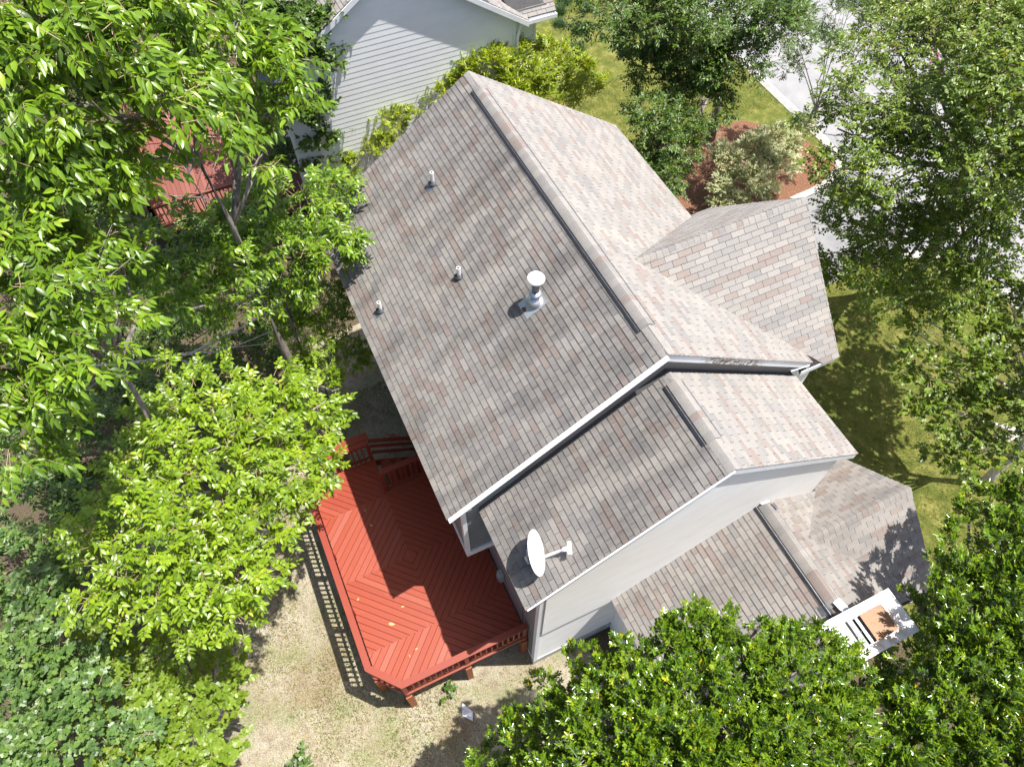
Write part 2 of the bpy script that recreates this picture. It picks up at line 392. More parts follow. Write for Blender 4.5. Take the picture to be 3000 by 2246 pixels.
def rake(name, p, q, depth, thick, mat, parent, drop=.0, **kw):   # board hanging vertically under the roof edge p-q
    p, q = Vector(p), Vector(q); d = q - p; s = Vector((d.y, -d.x, 0)).normalized() * thick / 2
    V = []
    for e in (p, q):
        for sg in (-1, 1):
            V.append(tuple(e + s * sg - Vector((0, 0, drop)))); V.append(tuple(e + s * sg - Vector((0, 0, drop + depth))))
    F = [(0, 1, 3, 2), (4, 6, 7, 5), (0, 4, 5, 1), (2, 3, 7, 6), (0, 2, 6, 4), (1, 5, 7, 3)]
    return mesh(name, V, F, mat, parent, **kw)
def siding(wall, O, A, N, poly, expo, mat, name='siding_board', w=None, z0=None, seam=None, lap=.0055):
    """lap boards over the wall polygon (a,z); each board is its own wedge"""
    O, A, N = np.array(O, float), np.array(A, float), np.array(N, float); U = np.array((0, 0, 1.0))
    hs = halves(poly); zb = min(p[1] for p in poly) if z0 is None else z0; zt = max(p[1] for p in poly); a0 = min(p[0] for p in poly) - 1; a1 = max(p[0] for p in poly) + 1
    i = 0
    while zb + i * expo < zt:
        lo = zb + i * expo; i += 1
        cuts = [a0, a1]
        if seam: cuts = [a0] + sorted(random.uniform(a0 + 1.4, a1 - 1.4) for _ in range(random.choice((0, 1, 1)))) + [a1]
        for c0, c1 in zip(cuts[:-1], cuts[1:]):
            q = inset([(c0 + .0015, lo), (c1 - .0015, lo), (c1 - .0015, lo + expo), (c0 + .0015, lo + expo)], hs)
            if not q: continue
            wz = (lambda z: w(z)) if w else (lambda z: 0.0)
            V = [O + A * a + U * z + N * (.004 + wz(z) + lap * (1 - (z - lo) / expo)) for a, z in q] + [O + A * a + U * z - N * .006 for a, z in q]
            n = len(q); F = [tuple(range(n))] + [(j, j + n, (j + 1) % n + n, (j + 1) % n) for j in range(n)]
            mesh(name, V, F, mat, wall)

# ================================================================== GROUND
def sheet(name, pts, z, mat, label=None, kind='structure', sub=0):
    return mesh(name, [(p[0], p[1], z) for p in pts], [tuple(range(len(pts)))], mat, None, kind=kind)
sheet('ground', [(-400, -400), (400, -400), (400, 400), (-400, 400)], 0, 'litter')
sheet('back_lawn', [(-1.5, -3), (-1.2, -5.2), (0.4, -6.8), (1.6, -7.2), (3.4, -8.6), (5, -8.9), (6.2, -9.9), (7.6, -10.3), (8.4, -11.6), (10.5, -12.5), (14, -12.8), (18, -12), (18, -2), (13, -1.5), (8, -2)], .004, 'dry')
sheet('front_lawn', [(-16, 4.0), (-16, 15.3), (-6, 15.25), (-1.1, 15.2), (-.5, 14.7), (-.1, 13.7), (-.05, 12.5), (3.6, 10.5), (3.6, 14.6), (4.6, 15.6), (7, 15.95), (22, 16.6), (22, 6.5), (14, 5.6), (13, 5.0), (8.6, 4.2), (3.6, 4.0), (0, 3.8), (-3, 3.6)], .004, 'lawn')
sheet('driveway', [(-.1, 9.4), (3.58, 9.4), (3.58, 14.6), (4.4, 15.6), (6, 16.1), (-2.4, 15.9), (-1.2, 15.3), (-.55, 14.85), (-.16, 13.7)], .012, 'drive')
sheet('road', [(-60, 15.55), (-2.4, 15.5), (-1.1, 15.55), (5, 15.95), (24, 16.9), (60, 19), (60, 27), (24, 24.6), (-4, 23.2), (-60, 22.5)], .008, 'asphalt')
sheet('far_verge', [(-60, 22.75), (-4, 23.45), (24, 24.85), (60, 27.3), (60, 60), (-60, 60)], .006, 'lawn')
sheet('mulch_bed', [(-4.9, 9.0), (-4.6, 13.2), (-3.0, 14.6), (-1.2, 15.0), (-.62, 14.6), (-.24, 13.6), (-.14, 12.0), (-.2, 9.4), (.6, 8.2), (-1.2, 7.6), (-3.4, 7.8)], .010, 'mulch')
sheet('mulch_bed', [(-10.5, 4.0), (-10.4, 6.4), (-8.3, 7.3), (-6.0, 6.7), (-4.6, 5.6), (-4.9, 3.7)], .010, 'mulch')
def curb(pts, name='curb'):
    V, F = [], []; n = len(pts)
    for i, p in enumerate(pts):
        a = Vector(pts[max(i - 1, 0)]); b = Vector(pts[min(i + 1, n - 1)]); d = (b - a).normalized(); s = Vector((-d.y, d.x))
        for off, z in ((-.16, 0.0), (-.16, .10), (-.02, .13), (.14, .03), (.14, 0)):
            V.append((p[0] + s.x * off, p[1] + s.y * off, z))
    for i in range(n - 1):
        for k in range(4): F.append((i * 5 + k, (i + 1) * 5 + k, (i + 1) * 5 + k + 1, i * 5 + k + 1))
    mesh(name, V, F, 'concrete', None, kind='structure')
arc = [(-60, 15.45), (-12, 15.35), (-3.2, 15.30), (-2.2, 15.28), (-1.55, 15.2), (-1.05, 15.05), (-.72, 14.75), (-.48, 14.3), (-.3, 13.8), (-.2, 13.2), (-.14, 12.2)]
curb([(p[0], p[1]) for p in arc][::-1])
curb([(3.66, 13.8), (3.8, 14.5), (4.2, 15.2), (4.9, 15.6), (6, 15.85), (12, 16.15), (24, 16.75), (60, 18.8)][::-1])
curb([(-60, 22.65), (-4, 23.35), (24, 24.7), (60, 27.15)])

# ================================================================== HOUSE
HR, L, WF, WB, SM = 8.73, 8.315, 4.045, 4.105, .676           # main ridge height, length, half widths, slope
YW, HW, LW, SW, WW = .18, 8.017, 10.311, .673, 3.63          # wing
GX, GH, SG, GW, GY = 5.90, 8.14, .987, 2.43, 4.86            # upper front gable
YR, HRM, SR = 1.84, 4.97, .655; RB, RX = 3.17, 12.95         # near room: ridge y, height, slope
CX, CH, SC, CW, CY = 11.2, 4.62, .86, 1.80, 4.95             # lower front gable
zm = lambda y: HR - SM * abs(y)
zw_ = lambda y: HW - SW * abs(y - YW)
zr = lambda y: HRM - SR * abs(y - YR)
house = thing('house', (6, 0, 0), 'two-storey white house under brown-grey shingle roofs beside the red deck', 'house')

# ---- bodies
def body(name, pts_yz, x0, x1, mat, **kw):
    n = len(pts_yz); V = [(x0, y, z) for y, z in pts_yz] + [(x1, y, z) for y, z in pts_yz]
    F = [tuple(range(n))[::-1], tuple(range(n, 2 * n))] + [(i, (i + 1) % n, (i + 1) % n + n, i + n) for i in range(n)]
    return mesh(name, V, F, mat, house, **kw)
T = .16
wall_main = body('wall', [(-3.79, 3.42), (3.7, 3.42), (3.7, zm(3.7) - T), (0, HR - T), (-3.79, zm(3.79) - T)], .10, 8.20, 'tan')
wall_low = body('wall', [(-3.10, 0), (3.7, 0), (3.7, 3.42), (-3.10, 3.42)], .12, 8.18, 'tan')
wall_wing = body('wall', [(-3.11, 0), (3.46, 0), (3.46, zw_(3.46) - T), (YW, HW - T), (-3.11, zw_(-3.11) - T)], 8.18, 10.20, 'siding')
wall_room = body('wall', [(-1.02, 0), (4.62, 0), (4.62, 2.95), (YR, HRM - T), (-1.02, zr(-1.02) - T)], 10.20, 12.86, 'siding')
def xbody(name, pts_xz, y0, y1, mat, **kw):
    n = len(pts_xz); V = [(x, y0, z) for x, z in pts_xz] + [(x, y1, z) for x, z in pts_xz]
    F = [tuple(range(n)), tuple(range(2 * n - 1, n - 1, -1))] + [(i, i + n, (i + 1) % n + n, (i + 1) % n) for i in range(n)]
    return mesh(name, V, F, mat, house, **kw)
wall_gab = xbody('wall', [(GX - 2.2, 0), (GX + 2.2, 0), (GX + 2.2, GH - SG * 2.2 - T), (GX, GH - T), (GX - 2.2, GH - SG * 2.2 - T)], 3.7, 4.62, 'siding')
wall_cross = xbody('wall', [(CX - 1.5, 0), (CX + 1.5, 0), (CX + 1.5, CH - SC * 1.5 - T), (CX, CH - T), (CX - 1.5, CH - SC * 1.5 - T)], 4.4, 4.75, 'siding')
box('foundation', (10.14, 10.235, -3.14, 3.48, 0, .34), 'grey', house)

# ---- lap siding
bow = lambda z: .0 if z < 2.35 else .06 * (z - 2.35) / .45 if z < 2.8 else .06
siding(wall_wing, (10.20, 0, 0), (0, 1, 0), (1, 0, 0), [(-3.02, .36), (3.40, .36), (3.40, zw_(3.40) - .2), (YW, HW - .2), (-3.02, zw_(-3.02) - .2)], .152, 'siding', w=bow)
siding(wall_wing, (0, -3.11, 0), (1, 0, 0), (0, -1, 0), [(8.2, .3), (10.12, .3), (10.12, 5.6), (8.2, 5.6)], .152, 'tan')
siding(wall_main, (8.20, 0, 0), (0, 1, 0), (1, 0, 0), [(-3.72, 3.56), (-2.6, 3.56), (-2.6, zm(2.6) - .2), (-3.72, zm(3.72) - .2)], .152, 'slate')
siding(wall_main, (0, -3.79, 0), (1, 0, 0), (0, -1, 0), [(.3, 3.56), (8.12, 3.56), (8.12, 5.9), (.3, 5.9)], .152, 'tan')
siding(wall_room, (0, -1.02, 0), (1, 0, 0), (0, -1, 0), [(10.3, .3), (12.8, .3), (12.8, 2.9), (10.3, 2.9)], .152, 'siding')
siding(wall_room, (12.86, 0, 0), (0, 1, 0), (1, 0, 0), [(-.95, .3), (4.5, .3), (4.5, zr(4.5) - .25), (YR, HRM - .25), (-.95, zr(-.95) - .25)], .152, 'siding')
# ---- trim
for p in ((10.215, -3.115),): box('corner_board', (p[0] - .09, p[0] + .03, p[1] - .025, p[1] + .07, .3, 5.62), 'white', house)
box('corner_board', (10.15, 10.245, 3.42, 3.485, .3, 5.6), 'white', house)
box('corner_board', (8.13, 8.245, -3.825, -3.735, 3.45, 5.95), 'white', house)
box('band_board', (8.10, 8.25, -3.83, -3.10, 3.36, 3.55), 'white', house)
box('band_board', (.10, 8.095, -3.83, -3.80, 3.36, 3.54), 'white', house)
box('soffit', (8.05, 8.285, -4.07, -3.62, 5.78, 5.86), 'white', house)

# ---- roof slabs + shingles
def gable_roof(name, x0, x1, yr, hr, s, yb, yf, label=None):
    zb, zf = hr - s * (yr - yb), hr - s * (yf - yr)
    V = [(x0, yb, zb), (x1, yb, zb), (x1, yr, hr), (x0, yr, hr), (x1, yf, zf), (x0, yf, zf)]
    V += [(x, y, z - .13) for x, y, z in V]
    F = [(0, 1, 2, 3), (3, 2, 4, 5), (7, 6, 9, 8), (8, 9, 11, 10), (0, 6, 7, 1), (5, 4, 10, 11), (0, 3, 9, 6), (3, 5, 11, 9), (1, 7, 8, 2), (2, 8, 10, 4)]
    return mesh(name, V, F, 'felt', house, **({'label': label} if label else {}))
roof_main = gable_roof('roof', 0, L, 0, HR, SM, -WB, WF, 'long main roof with a ridge vent')
roof_wing = gable_roof('roof', 8.0, LW, YW, HW, SW, YW - WW, YW + WW, 'lower wing roof carrying the dish')
cm = math.hypot(1, SM); cw_ = math.hypot(1, SW); cr = math.hypot(1, SR)
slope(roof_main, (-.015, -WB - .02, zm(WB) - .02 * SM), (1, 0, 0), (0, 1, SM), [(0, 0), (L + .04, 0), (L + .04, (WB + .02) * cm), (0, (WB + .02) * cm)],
      'shingle_algae_shade', patch=lambda a, b: (3.9 < a < 4.7 and 1.4 < b < 2.9 and random.random() < .45))
# front slope, cut by the two valleys of the front gable
ze = zm(WF); gv = (GH - ze) / SG
yv = (HR - GH) / SM                                     # where the gable ridge dies into the main slope
def fpt(x, y): return (x, (WF + .02 - y) * cm)
lift = .02
slope(roof_main, (-.015, WF + .02, ze - .02 * SM), (1, 0, 0), (0, -1, SM), [(0, 0), (GX - gv, 0), (GX, (WF + .02 - yv) * cm), (GX, (WF + .02) * cm), (0, (WF + .02) * cm)])
slope(roof_main, (-.015, WF + .02, ze - .02 * SM), (1, 0, 0), (0, -1, SM), [(GX + gv, 0), (L + .055, 0), (L + .055, (WF + .02) * cm), (GX, (WF + .02) * cm), (GX, (WF + .02 - yv) * cm)])
# wing
slope(roof_wing, (8.30, YW - WW - .02, zw_(YW - WW - .02)), (1, 0, 0), (0, 1, SW), [(0, 0), (LW - 8.30 + .03, 0), (LW - 8.30 + .03, (WW + .02) * cw_), (0, (WW + .02) * cw_)], 'shingle_algae_shade')
slope(roof_wing, (8.30, YW + WW + .02, zw_(YW + WW + .02)), (1, 0, 0), (0, -1, SW), [(0, 0), (LW - 8.30 + .03, 0), (LW - 8.30 + .03, (WW + .02) * cw_), (0, (WW + .02) * cw_)])
# cross gables (ridge along y)
def cross_roof(name, gx, gh, s, gw, gy, yback, label):
    V = []
    for y in (yback, gy):
        V += [(gx - gw, y, gh - s * gw), (gx, y, gh), (gx + gw, y, gh - s * gw)]
    V += [(x, y, z - .12) for x, y, z in V]
    F = [(0, 1, 4, 3), (1, 2, 5, 4), (6, 9, 10, 7), (7, 10, 11, 8), (3, 4, 10, 9), (4, 5, 11, 10), (0, 3, 9, 6), (2, 8, 11, 5), (0, 6, 7, 1), (1, 7, 8, 2)]
    return mesh(name, V, F, 'felt', house, label=label)
roof_gab = cross_roof('roof', GX, GH, SG, GW, GY, 3.9, 'upper front gable roof')
cg = math.hypot(1, SG)
gb = (GW + .02) * cg
# right (near) slope of the gable: a along y from valley, b up the slope
def cross_slopes(roof, gx, gh, s, gw, gy, yridge, yeave, mat, left=True):
    c = math.hypot(1, s); top = (gw + .02) * c; ezz = gh - s * (gw + .02)
    bv = (gh - s * 0 - 0) and top
    # valley line in (y, up) : from (yeave at height b_e) to (yridge at top)
    poly = [(gy + .015, 0), (gy + .015, top), (yridge, top), (yeave, 0)]
    slope(roof, (gx + gw + .02, 0, ezz), (0, 1, 0), (-1, 0, s), poly, mat)
    if left: slope(roof, (gx - gw - .02, 0, ezz), (0, 1, 0), (1, 0, s), poly, mat)
cross_slopes(roof_gab, GX, GH, SG, GW, GY, yv, yv + SG / SM * (GW + .02), 'shingle')
slabR = slab('roof_deck', [(GX + GW, GY, GH - SG * GW), (GX, GY, GH), (GX, yv, GH), (GX + gv, WF, ze), (GX + GW, WF, GH - SG * GW)], .02, 'felt', house)
slabL = slab('roof_deck', [(GX - GW, GY, GH - SG * GW), (GX, GY, GH), (GX, yv, GH), (GX - gv, WF, ze), (GX - GW, WF, GH - SG * GW)][::-1], .02, 'felt', house)
# near room + lower cross gable
roof_room = gable_roof('roof', 10.20, RX, YR, HRM, SR, YR - RB, YR + 2.75, 'low near-side roof running to the chimney')
slope(roof_room, (10.255, YR - RB - .02, zr(YR - RB - .02)), (1, 0, 0), (0, 1, SR), [(0, 0), (RX - 10.255 + .015, 0), (RX - 10.255 + .015, (RB + .02) * cr), (0, (RB + .02) * cr)], 'shingle_low')
ycv = YR + (HRM - CH) / SR; yfe = YR + 3.0
c_e = (CH - zr(yfe)) / SC
def rpt(x, y): return (x - 10.255, (yfe - y) * cr)
slope(roof_room, (10.255, yfe, zr(yfe)), (1, 0, 0), (0, -1, SR), [rpt(10.255, YR), rpt(10.255, ycv + SC / SR * (CX - 10.255)), rpt(CX, ycv), rpt(CX, YR)], 'shingle_low')
slope(roof_room, (10.255, yfe, zr(yfe)), (1, 0, 0), (0, -1, SR), [rpt(CX, YR), rpt(CX, ycv), rpt(RX + .015, ycv + SC / SR * (RX + .015 - CX)), rpt(RX + .015, YR)], 'shingle_low')
roof_cross = cross_roof('roof', CX, CH, SC, CW, CY, YR + 2.0, 'lower front gable roof dappled with leaf shade')
cross_slopes(roof_cross, CX, CH, SC, CW, CY, ycv, ycv + SC / SR * (CW + .02), 'shingle_low')
for sg in (1, -1):
    P5 = [(CX + sg * CW, CY, CH - SC * CW), (CX, CY, CH), (CX, ycv, CH), (CX + sg * CW, ycv + SC / SR * CW, CH - SC * CW)]
    slab('roof_deck', P5 if sg > 0 else P5[::-1], .02, 'felt', house)

# ---- ridge caps, vents
dn = lambda s: ((0, -1, -s), (0, 1, -s))
b1, b2 = dn(SM)
ridge(roof_main, (0, 0, HR), (.60, 0, HR), SM, SM, b1, b2, .15, .012)
ridge(roof_main, (.60, 0, HR + .012), (7.68, 0, HR + .012), SM, SM, b1, b2, .165, .035)
ridge(roof_main, (7.68, 0, HR), (L + .012, 0, HR), SM, SM, b1, b2, .15, .012)
vent(roof_main, (.58, 0, HR), (7.70, 0, HR), b1, .165, .085); vent(roof_main, (.62, 0, HR), (7.67, 0, HR), b2, .150)
b1, b2 = dn(SW)
ridge(roof_wing, (8.32, YW, HW), (8.49, YW, HW), SW, SW, b1, b2, .15, .012)
ridge(roof_wing, (8.49, YW, HW + .012), (9.72, YW, HW + .012), SW, SW, b1, b2, .165, .034)
ridge(roof_wing, (9.72, YW, HW), (LW + .01, YW, HW), SW, SW, b1, b2, .15, .012)
vent(roof_wing, (8.48, YW, HW), (9.73, YW, HW), b1, .165, .085); vent(roof_wing, (8.50, YW, HW), (9.71, YW, HW), b2, .150)
b1, b2 = dn(SR)
ridge(roof_room, (10.26, YR, HRM + .012), (12.52, YR, HRM + .012), SR, SR, b1, b2, .17, .034, 'shingle_low')
vent(roof_room, (10.26, YR, HRM), (12.66, YR, HRM), b1, .165, .085); vent(roof_room, (10.4, YR, HRM), (12.6, YR, HRM), b2, .150)
d = (-1, 0, -SG), (1, 0, -SG)
ridge(roof_gab, (GX, yv - .1, GH), (GX, GY + .012, GH), SG, SG, d[0], d[1], .15, .014)
d = (-1, 0, -SC), (1, 0, -SC)
ridge(roof_cross, (CX, ycv - .1, CH), (CX, CY + .012, CH), SC, SC, d[0], d[1], .15, .014, 'shingle_low')

# ---- emit shingles: the 300 that show largest as objects, the rest joined per roof
def quad_area(V, n):
    p = project(np.array(V[:n])); x, y = p[:, 0], p[:, 1]
    if x.min() < 0 or x.max() > PW or y.min() < 0 or y.max() > PH: return 0.0
    return abs(np.dot(x, np.roll(y, -1)) - np.dot(y, np.roll(x, -1))) / 2
rank = []
for i, (V, F, tone, mt, rf) in enumerate(SHINGLES):
    n = len(F[0]); N = np.cross(V[1] - V[0], V[2] - V[0]); c = np.mean(V[:n], 0)
    if rf is roof_main and N[1] > 0 and False: a = 0
    a = quad_area(V, n)
    if rf is roof_room and c[0] > 12.0 and c[1] < .6: a = 0           # under the holly
    rank.append(a)
big = set(np.argsort(rank)[::-1][:300].tolist())
rest = {}
for i, (V, F, tone, mt, rf) in enumerate(SHINGLES):
    if i in big: mesh('shingle', V, F, mt, rf, tone)
    else: rest.setdefault((rf, mt), []).append((V, F, tone))
for (rf, mt), lst in rest.items():
    V, F = join([(v, f) for v, f, _ in lst]); tn = np.concatenate([[t_] * len(f) for _, f, t_ in lst])
    mesh('shingle_field', V, F, mt, rf, tn, kind='stuff')

# ---- rake and eave boards
rake('rake_board', (L + .014, 0, HR), (L + .014, -WB, zm(WB)), .09, .024, 'white', house, drop=.012)
bar('drip_edge', (L + .072, -.02, HR - .012), (L + .072, -WB, zm(WB) + .002), .09, .02, 'white', house)
rake('rake_board', (L + .014, 0, HR), (L + .014, WF, zm(WF)), .19, .024, 'peel', house, drop=.012, label='white rake board with flaking paint')
rake('rake_board', (-.014, 0, HR), (-.014, -WB, zm(WB)), .17, .024, 'white', house, drop=.012)
rake('rake_board', (-.014, 0, HR), (-.014, WF, zm(WF)), .17, .024, 'white', house, drop=.012)
rake('rake_board', (LW + .014, YW, HW), (LW + .014, YW - WW, zw_(YW - WW)), .13, .024, 'white', house, drop=.012)
bar('drip_edge', (LW + .042, YW - .02, HW - .012), (LW + .042, YW - WW, zw_(YW - WW) + .002), .03, .02, 'white', house)
rake('rake_board', (LW + .014, YW, HW), (LW + .014, YW + WW, zw_(YW + WW)), .17, .024, 'white', house, drop=.012)
rake('fascia_board', (0, -WB, zm(WB)), (L - .03, -WB, zm(WB)), .16, .03, 'white', house, drop=.014)
rake('fascia_board', (8.3, YW - WW, zw_(YW - WW)), (LW - .03, YW - WW, zw_(YW - WW)), .17, .03, 'white', house, drop=.014)
rake('fascia_board', (8.3, YW + WW, zw_(YW + WW)), (LW - .03, YW + WW, zw_(YW + WW)), .17, .03, 'white', house, drop=.014)
rake('fascia_board', (GX + GW, 3.9, GH - SG * GW), (GX + GW, GY - .02, GH - SG * GW), .14, .03, 'white', house, drop=.014)
rake('fascia_board', (GX - GW, 3.9, GH - SG * GW), (GX - GW, GY - .02, GH - SG * GW), .14, .03, 'white', house, drop=.014)
rake('rake_board', (GX, GY + .014, GH), (GX + GW, GY + .014, GH - SG * GW), .15, .024, 'white', house, drop=.012)
rake('rake_board', (GX, GY + .014, GH), (GX - GW, GY + .014, GH - SG * GW), .15, .024, 'white', house, drop=.012)
rake('fascia_board', (10.25, YR - RB, zr(YR - RB)), (RX - .02, YR - RB, zr(YR - RB)), .14, .03, 'white', house, drop=.014)
rake('rake_board', (RX + .014, YR, HRM), (RX + .014, YR - RB, zr(YR - RB)), .15, .024, 'white', house, drop=.012)
for sg in (-1, 1):
    rake('rake_board', (CX, CY + .014, CH), (CX + sg * CW, CY + .014, CH - SC * CW), .15, .024, 'white', house, drop=.012)
    rake('fascia_board', (CX + sg * CW, 4.3, CH - SC * CW), (CX + sg * CW, CY - .03, CH - SC * CW), .13, .03, 'white', house, drop=.014)
box('soffit', (8.24, 10.27, -3.42, -3.14, 5.44, 5.46), 'white', house)
# small step flashing where the wing meets the front gable
slab('step_flashing', [(8.10, 3.55, zw_(3.55) + .30), (8.34, 3.55, zw_(3.55) + .22), (8.36, 4.02, 5.92), (8.20, 4.05, 5.98)], .01, 'metal', house)

# ---- plumbing vents
def plumbing(x, y, h, plate):
    z = zm(y); n = np.array((0, -SM, 1.0)) / cm; up = np.array((0, 1.0, SM)) / cm; o = np.array((x, y, z)) + n * .02
    g = mesh('vent_pipe', *tubev([o - (0, 0, .05), o + (0, 0, h)], .042, 12), 'pvc', house, smooth=False)
    mesh('pipe_boot', *tubev([o + n * .0, o + n * .03, o + (0, 0, .085)], [.095, .088, .05], 14), 'rubber', g, smooth=True)
    inner = mesh('pipe_mouth', *tubev([o + (0, 0, h + .001), o + (0, 0, h + .002)], .028, 10), 'black', g)
    a = np.array((1.0, 0, 0))
    q = [o - a * .10 - up * .17, o + a * .10 - up * .17, o + a * .10 + up * .06, o - a * .10 + up * .06]
    V = [p + n * .004 for p in q] + [p - n * .004 for p in q]
    if plate: mesh('flashing', V, [(0, 1, 2, 3), (0, 4, 5, 1), (1, 5, 6, 2), (2, 6, 7, 3), (3, 7, 4, 0)], 'dmetal', g)
plumbing(1.80, -1.64, .31, True); plumbing(4.22, -2.06, .26, False); plumbing(3.50, -3.64, .27, True)
# ---- metal flue with rain cap
fx, fy = 5.86, -1.19; fz = zm(fy); n = np.array((0, -SM, 1.0)) / cm; up = np.array((0, 1.0, SM)) / cm; o = np.array((fx, fy, fz)) + n * .022
q = [o - np.array((.2, 0, 0)) - up * .30, o + np.array((.2, 0, 0)) - up * .30, o + np.array((.2, 0, 0)) + up * .2, o - np.array((.2, 0, 0)) + up * .2]
fl = mesh('flue_flashing', [p + n * .004 for p in q] + [p - n * .003 for p in q], [(0, 1, 2, 3), (0, 4, 5, 1), (1, 5, 6, 2), (2, 6, 7, 3), (3, 7, 4, 0)], 'metal', house)
mesh('flue_cone', *tubev([o + n * .003, o + (0, .01, .10), o + (0, .01, .24)], [.17, .125, .082], 20), 'metal', fl, smooth=True)
mesh('storm_collar', *tubev([o + (0, .01, .235), o + (0, .01, .25), o + (0, .01, .285)], [.125, .118, .078], 20), 'metal', fl, smooth=True)
mesh('flue_pipe', *tubev([o + (0, .01, .2), o + (0, .01, .58)], .068, 18), 'dmetal', fl, smooth=True)
mesh('rain_cap', *tubev([o + (0, .01, .56), o + (0, .01, .60), o + (0, .01, .605), o + (0, .01, .64), o + (0, .01, .645), o + (0, .01, .675), o + (0, .01, .695)], [.09, .15, .125, .125, .165, .15, .05], 24), 'pvc', fl, smooth=False)
mesh('rust_patch', [o - up * .27 + n * .007 + np.array((dx, 0, 0)) + up * du for dx, du in ((-.06, -.02), (.03, -.02), (.06, .04), (-.02, .07), (-.07, .03))], [(0, 1, 2, 3, 4)], 'rust', fl)

# ---- chimney chase
ch = box('chimney', (12.78, 13.45, 1.12, 2.53, 0, 5.45), 'siding', house)
siding(ch, (0, 1.12, 0), (1, 0, 0), (0, -1, 0), [(12.80, .1), (13.43, .1), (13.43, 5.4), (12.80, 5.4)], .152, 'siding')
siding(ch, (12.78, 0, 0), (0, 1, 0), (-1, 0, 0), [(1.15, 3.8), (2.5, 3.8), (2.5, 5.4), (1.15, 5.4)], .152, 'siding')
box('chase_cover', (12.71, 13.525, 1.07, 2.58, 5.46, 5.55), 'chasetop', ch)
hx0, hx1, hy0, hy1 = 12.87, 13.36, 1.50, 2.22
V, F = join([(boxv(hx0, hx0 + .012, hy0, hy1, 5.55, 5.62), BF), (boxv(hx1 - .012, hx1, hy0, hy1, 5.55, 5.62), BF), (boxv(hx0 + .012, hx1 - .012, hy0, hy0 + .012, 5.55, 5.62), BF), (boxv(hx0 + .012, hx1 - .012, hy1 - .012, hy1, 5.55, 5.62), BF)])
hood = mesh('flue_hood', V, F, 'dmetal', ch)
box('hood_lid', (hx0 + .01, hx1 - .01, hy0 + .24, hy1 - .004, 5.63, 5.655), 'rust', hood)
for k in range(2):
    y0 = hy0 + .03 + k * .115
    for xa, xb in ((hx0 + .02, 13.11), (13.12, hx1 - .02)): box('louvre', (xa, xb, y0, y0 + .055, 5.60, 5.612), 'dmetal', hood)
box('hood_throat', (hx0 + .014, hx1 - .014, hy0 + .014, hy0 + .24, 5.552, 5.56), 'black', hood)
box('chimney_flashing', (12.64, 12.78, 1.0, 2.3, 4.2, 4.62), 'dmetal', house)
def patch(pts, mat, th=.006): slab('flashing', pts, th, mat, house)
pr = lambda x, y, h=.075: (x, y, zr(y) + h)
V = [pr(12.50, YR - .10), pr(12.50, YR + .12), pr(12.76, YR + .16), pr(12.76, YR - .14)]
patch([(12.47, YR - .06, HRM + .075), (12.44, YR + .10, HRM + .07), (12.77, YR + .20, HRM + .02), (12.77, YR - .02, HRM + .09)], 'metal')
patch([(12.40, YR - .28, zr(YR - .28) + .03), (12.42, YR - .14, zr(YR - .14) + .05), (12.60, YR - .12, zr(YR - .12) + .05), (12.58, YR - .28, zr(YR - .28) + .03)], 'dmetal')
patch([(10.24, YR - .12, HRM + .06), (10.24, YR + .10, HRM + .08), (10.33, YR + .08, HRM + .08), (10.31, YR - .10, HRM + .06)], 'dmetal')
patch([(10.36, YR + .10, HRM + .02), (10.34, YR + .20, HRM - .03), (10.50, YR + .22, HRM - .04), (10.50, YR + .14, HRM + .0)], 'dmetal')
# ---- meter box and cable on the wing back wall
mb = box('meter_box', (8.42, 8.60, -3.24, -3.13, 1.75, 2.15), 'grey', house)
box('meter_cover', (8.44, 8.58, -3.27, -3.24, 1.80, 2.0), 'metal', mb)
tube('cable', [(9.55, -3.47, 5.60), (9.66, -3.50, 5.52), (9.70, -3.22, 5.2), (9.68, -3.19, 3.6), (9.72, -3.2, 2.0), (9.70, -3.19, .6)], .008, 'black', house, 5)

# ================================================================== SATELLITE DISH
dc = np.array((9.70, -2.97, 6.31)); ax = np.array((.925, -.38, 0)); ax /= np.linalg.norm(ax)
el = math.radians(27); nh = np.array((.38, .925, 0)); nh /= np.linalg.norm(nh)
dnrm = nh * math.cos(el) + np.array((0, 0, math.sin(el))); dup = np.cross(dnrm, ax); dup *= np.sign(dup[2])
dish = thing('satellite_dish', (9.66, -3.02, zw_(-3.02)), 'white oval satellite dish on the shingles of the lower wing roof', 'satellite dish')
V, F = [], []; NR, NA = 7, 40
for side in (0, 1):
    for i in range(NR + 1):
        r = i / NR
        for k in range(NA):
            th = 2 * math.pi * k / NA; V.append(dc + ax * .41 * r * math.cos(th) + dup * .335 * r * math.sin(th) + dnrm * (.075 * (r * r - 1) - side * .012 - (.012 if side and r == 1 else 0)))
st = (NR + 1) * NA
for side in (0, 1):
    for i in range(NR):
        for k in range(NA):
            q = (side * st + i * NA + k, side * st + (i + 1) * NA + k, side * st + (i + 1) * NA + (k + 1) % NA, side * st + i * NA + (k + 1) % NA); F.append(q if not side else q[::-1])
for k in range(NA): F.append((NR * NA + k, st + NR * NA + k, st + NR * NA + (k + 1) % NA, NR * NA + (k + 1) % NA))
refl = mesh('reflector', V, F, 'dishw', dish, smooth=True)
bot = dc - dup * .31
lnb = dc + dnrm * .56 - dup * .12
bar('feed_arm', bot - dnrm * .05, lnb - dnrm * .06, .045, .05, 'metal', dish)
tube('feed_horn', [lnb - dnrm * .14, lnb - dnrm * .10, lnb - dnrm * .02], [.035, .045, .04], 'dishw', dish, 12)
bar('feed_head', lnb - ax * .115, lnb + ax * .115, .05, .06, 'dishw', dish, up=tuple(dnrm))
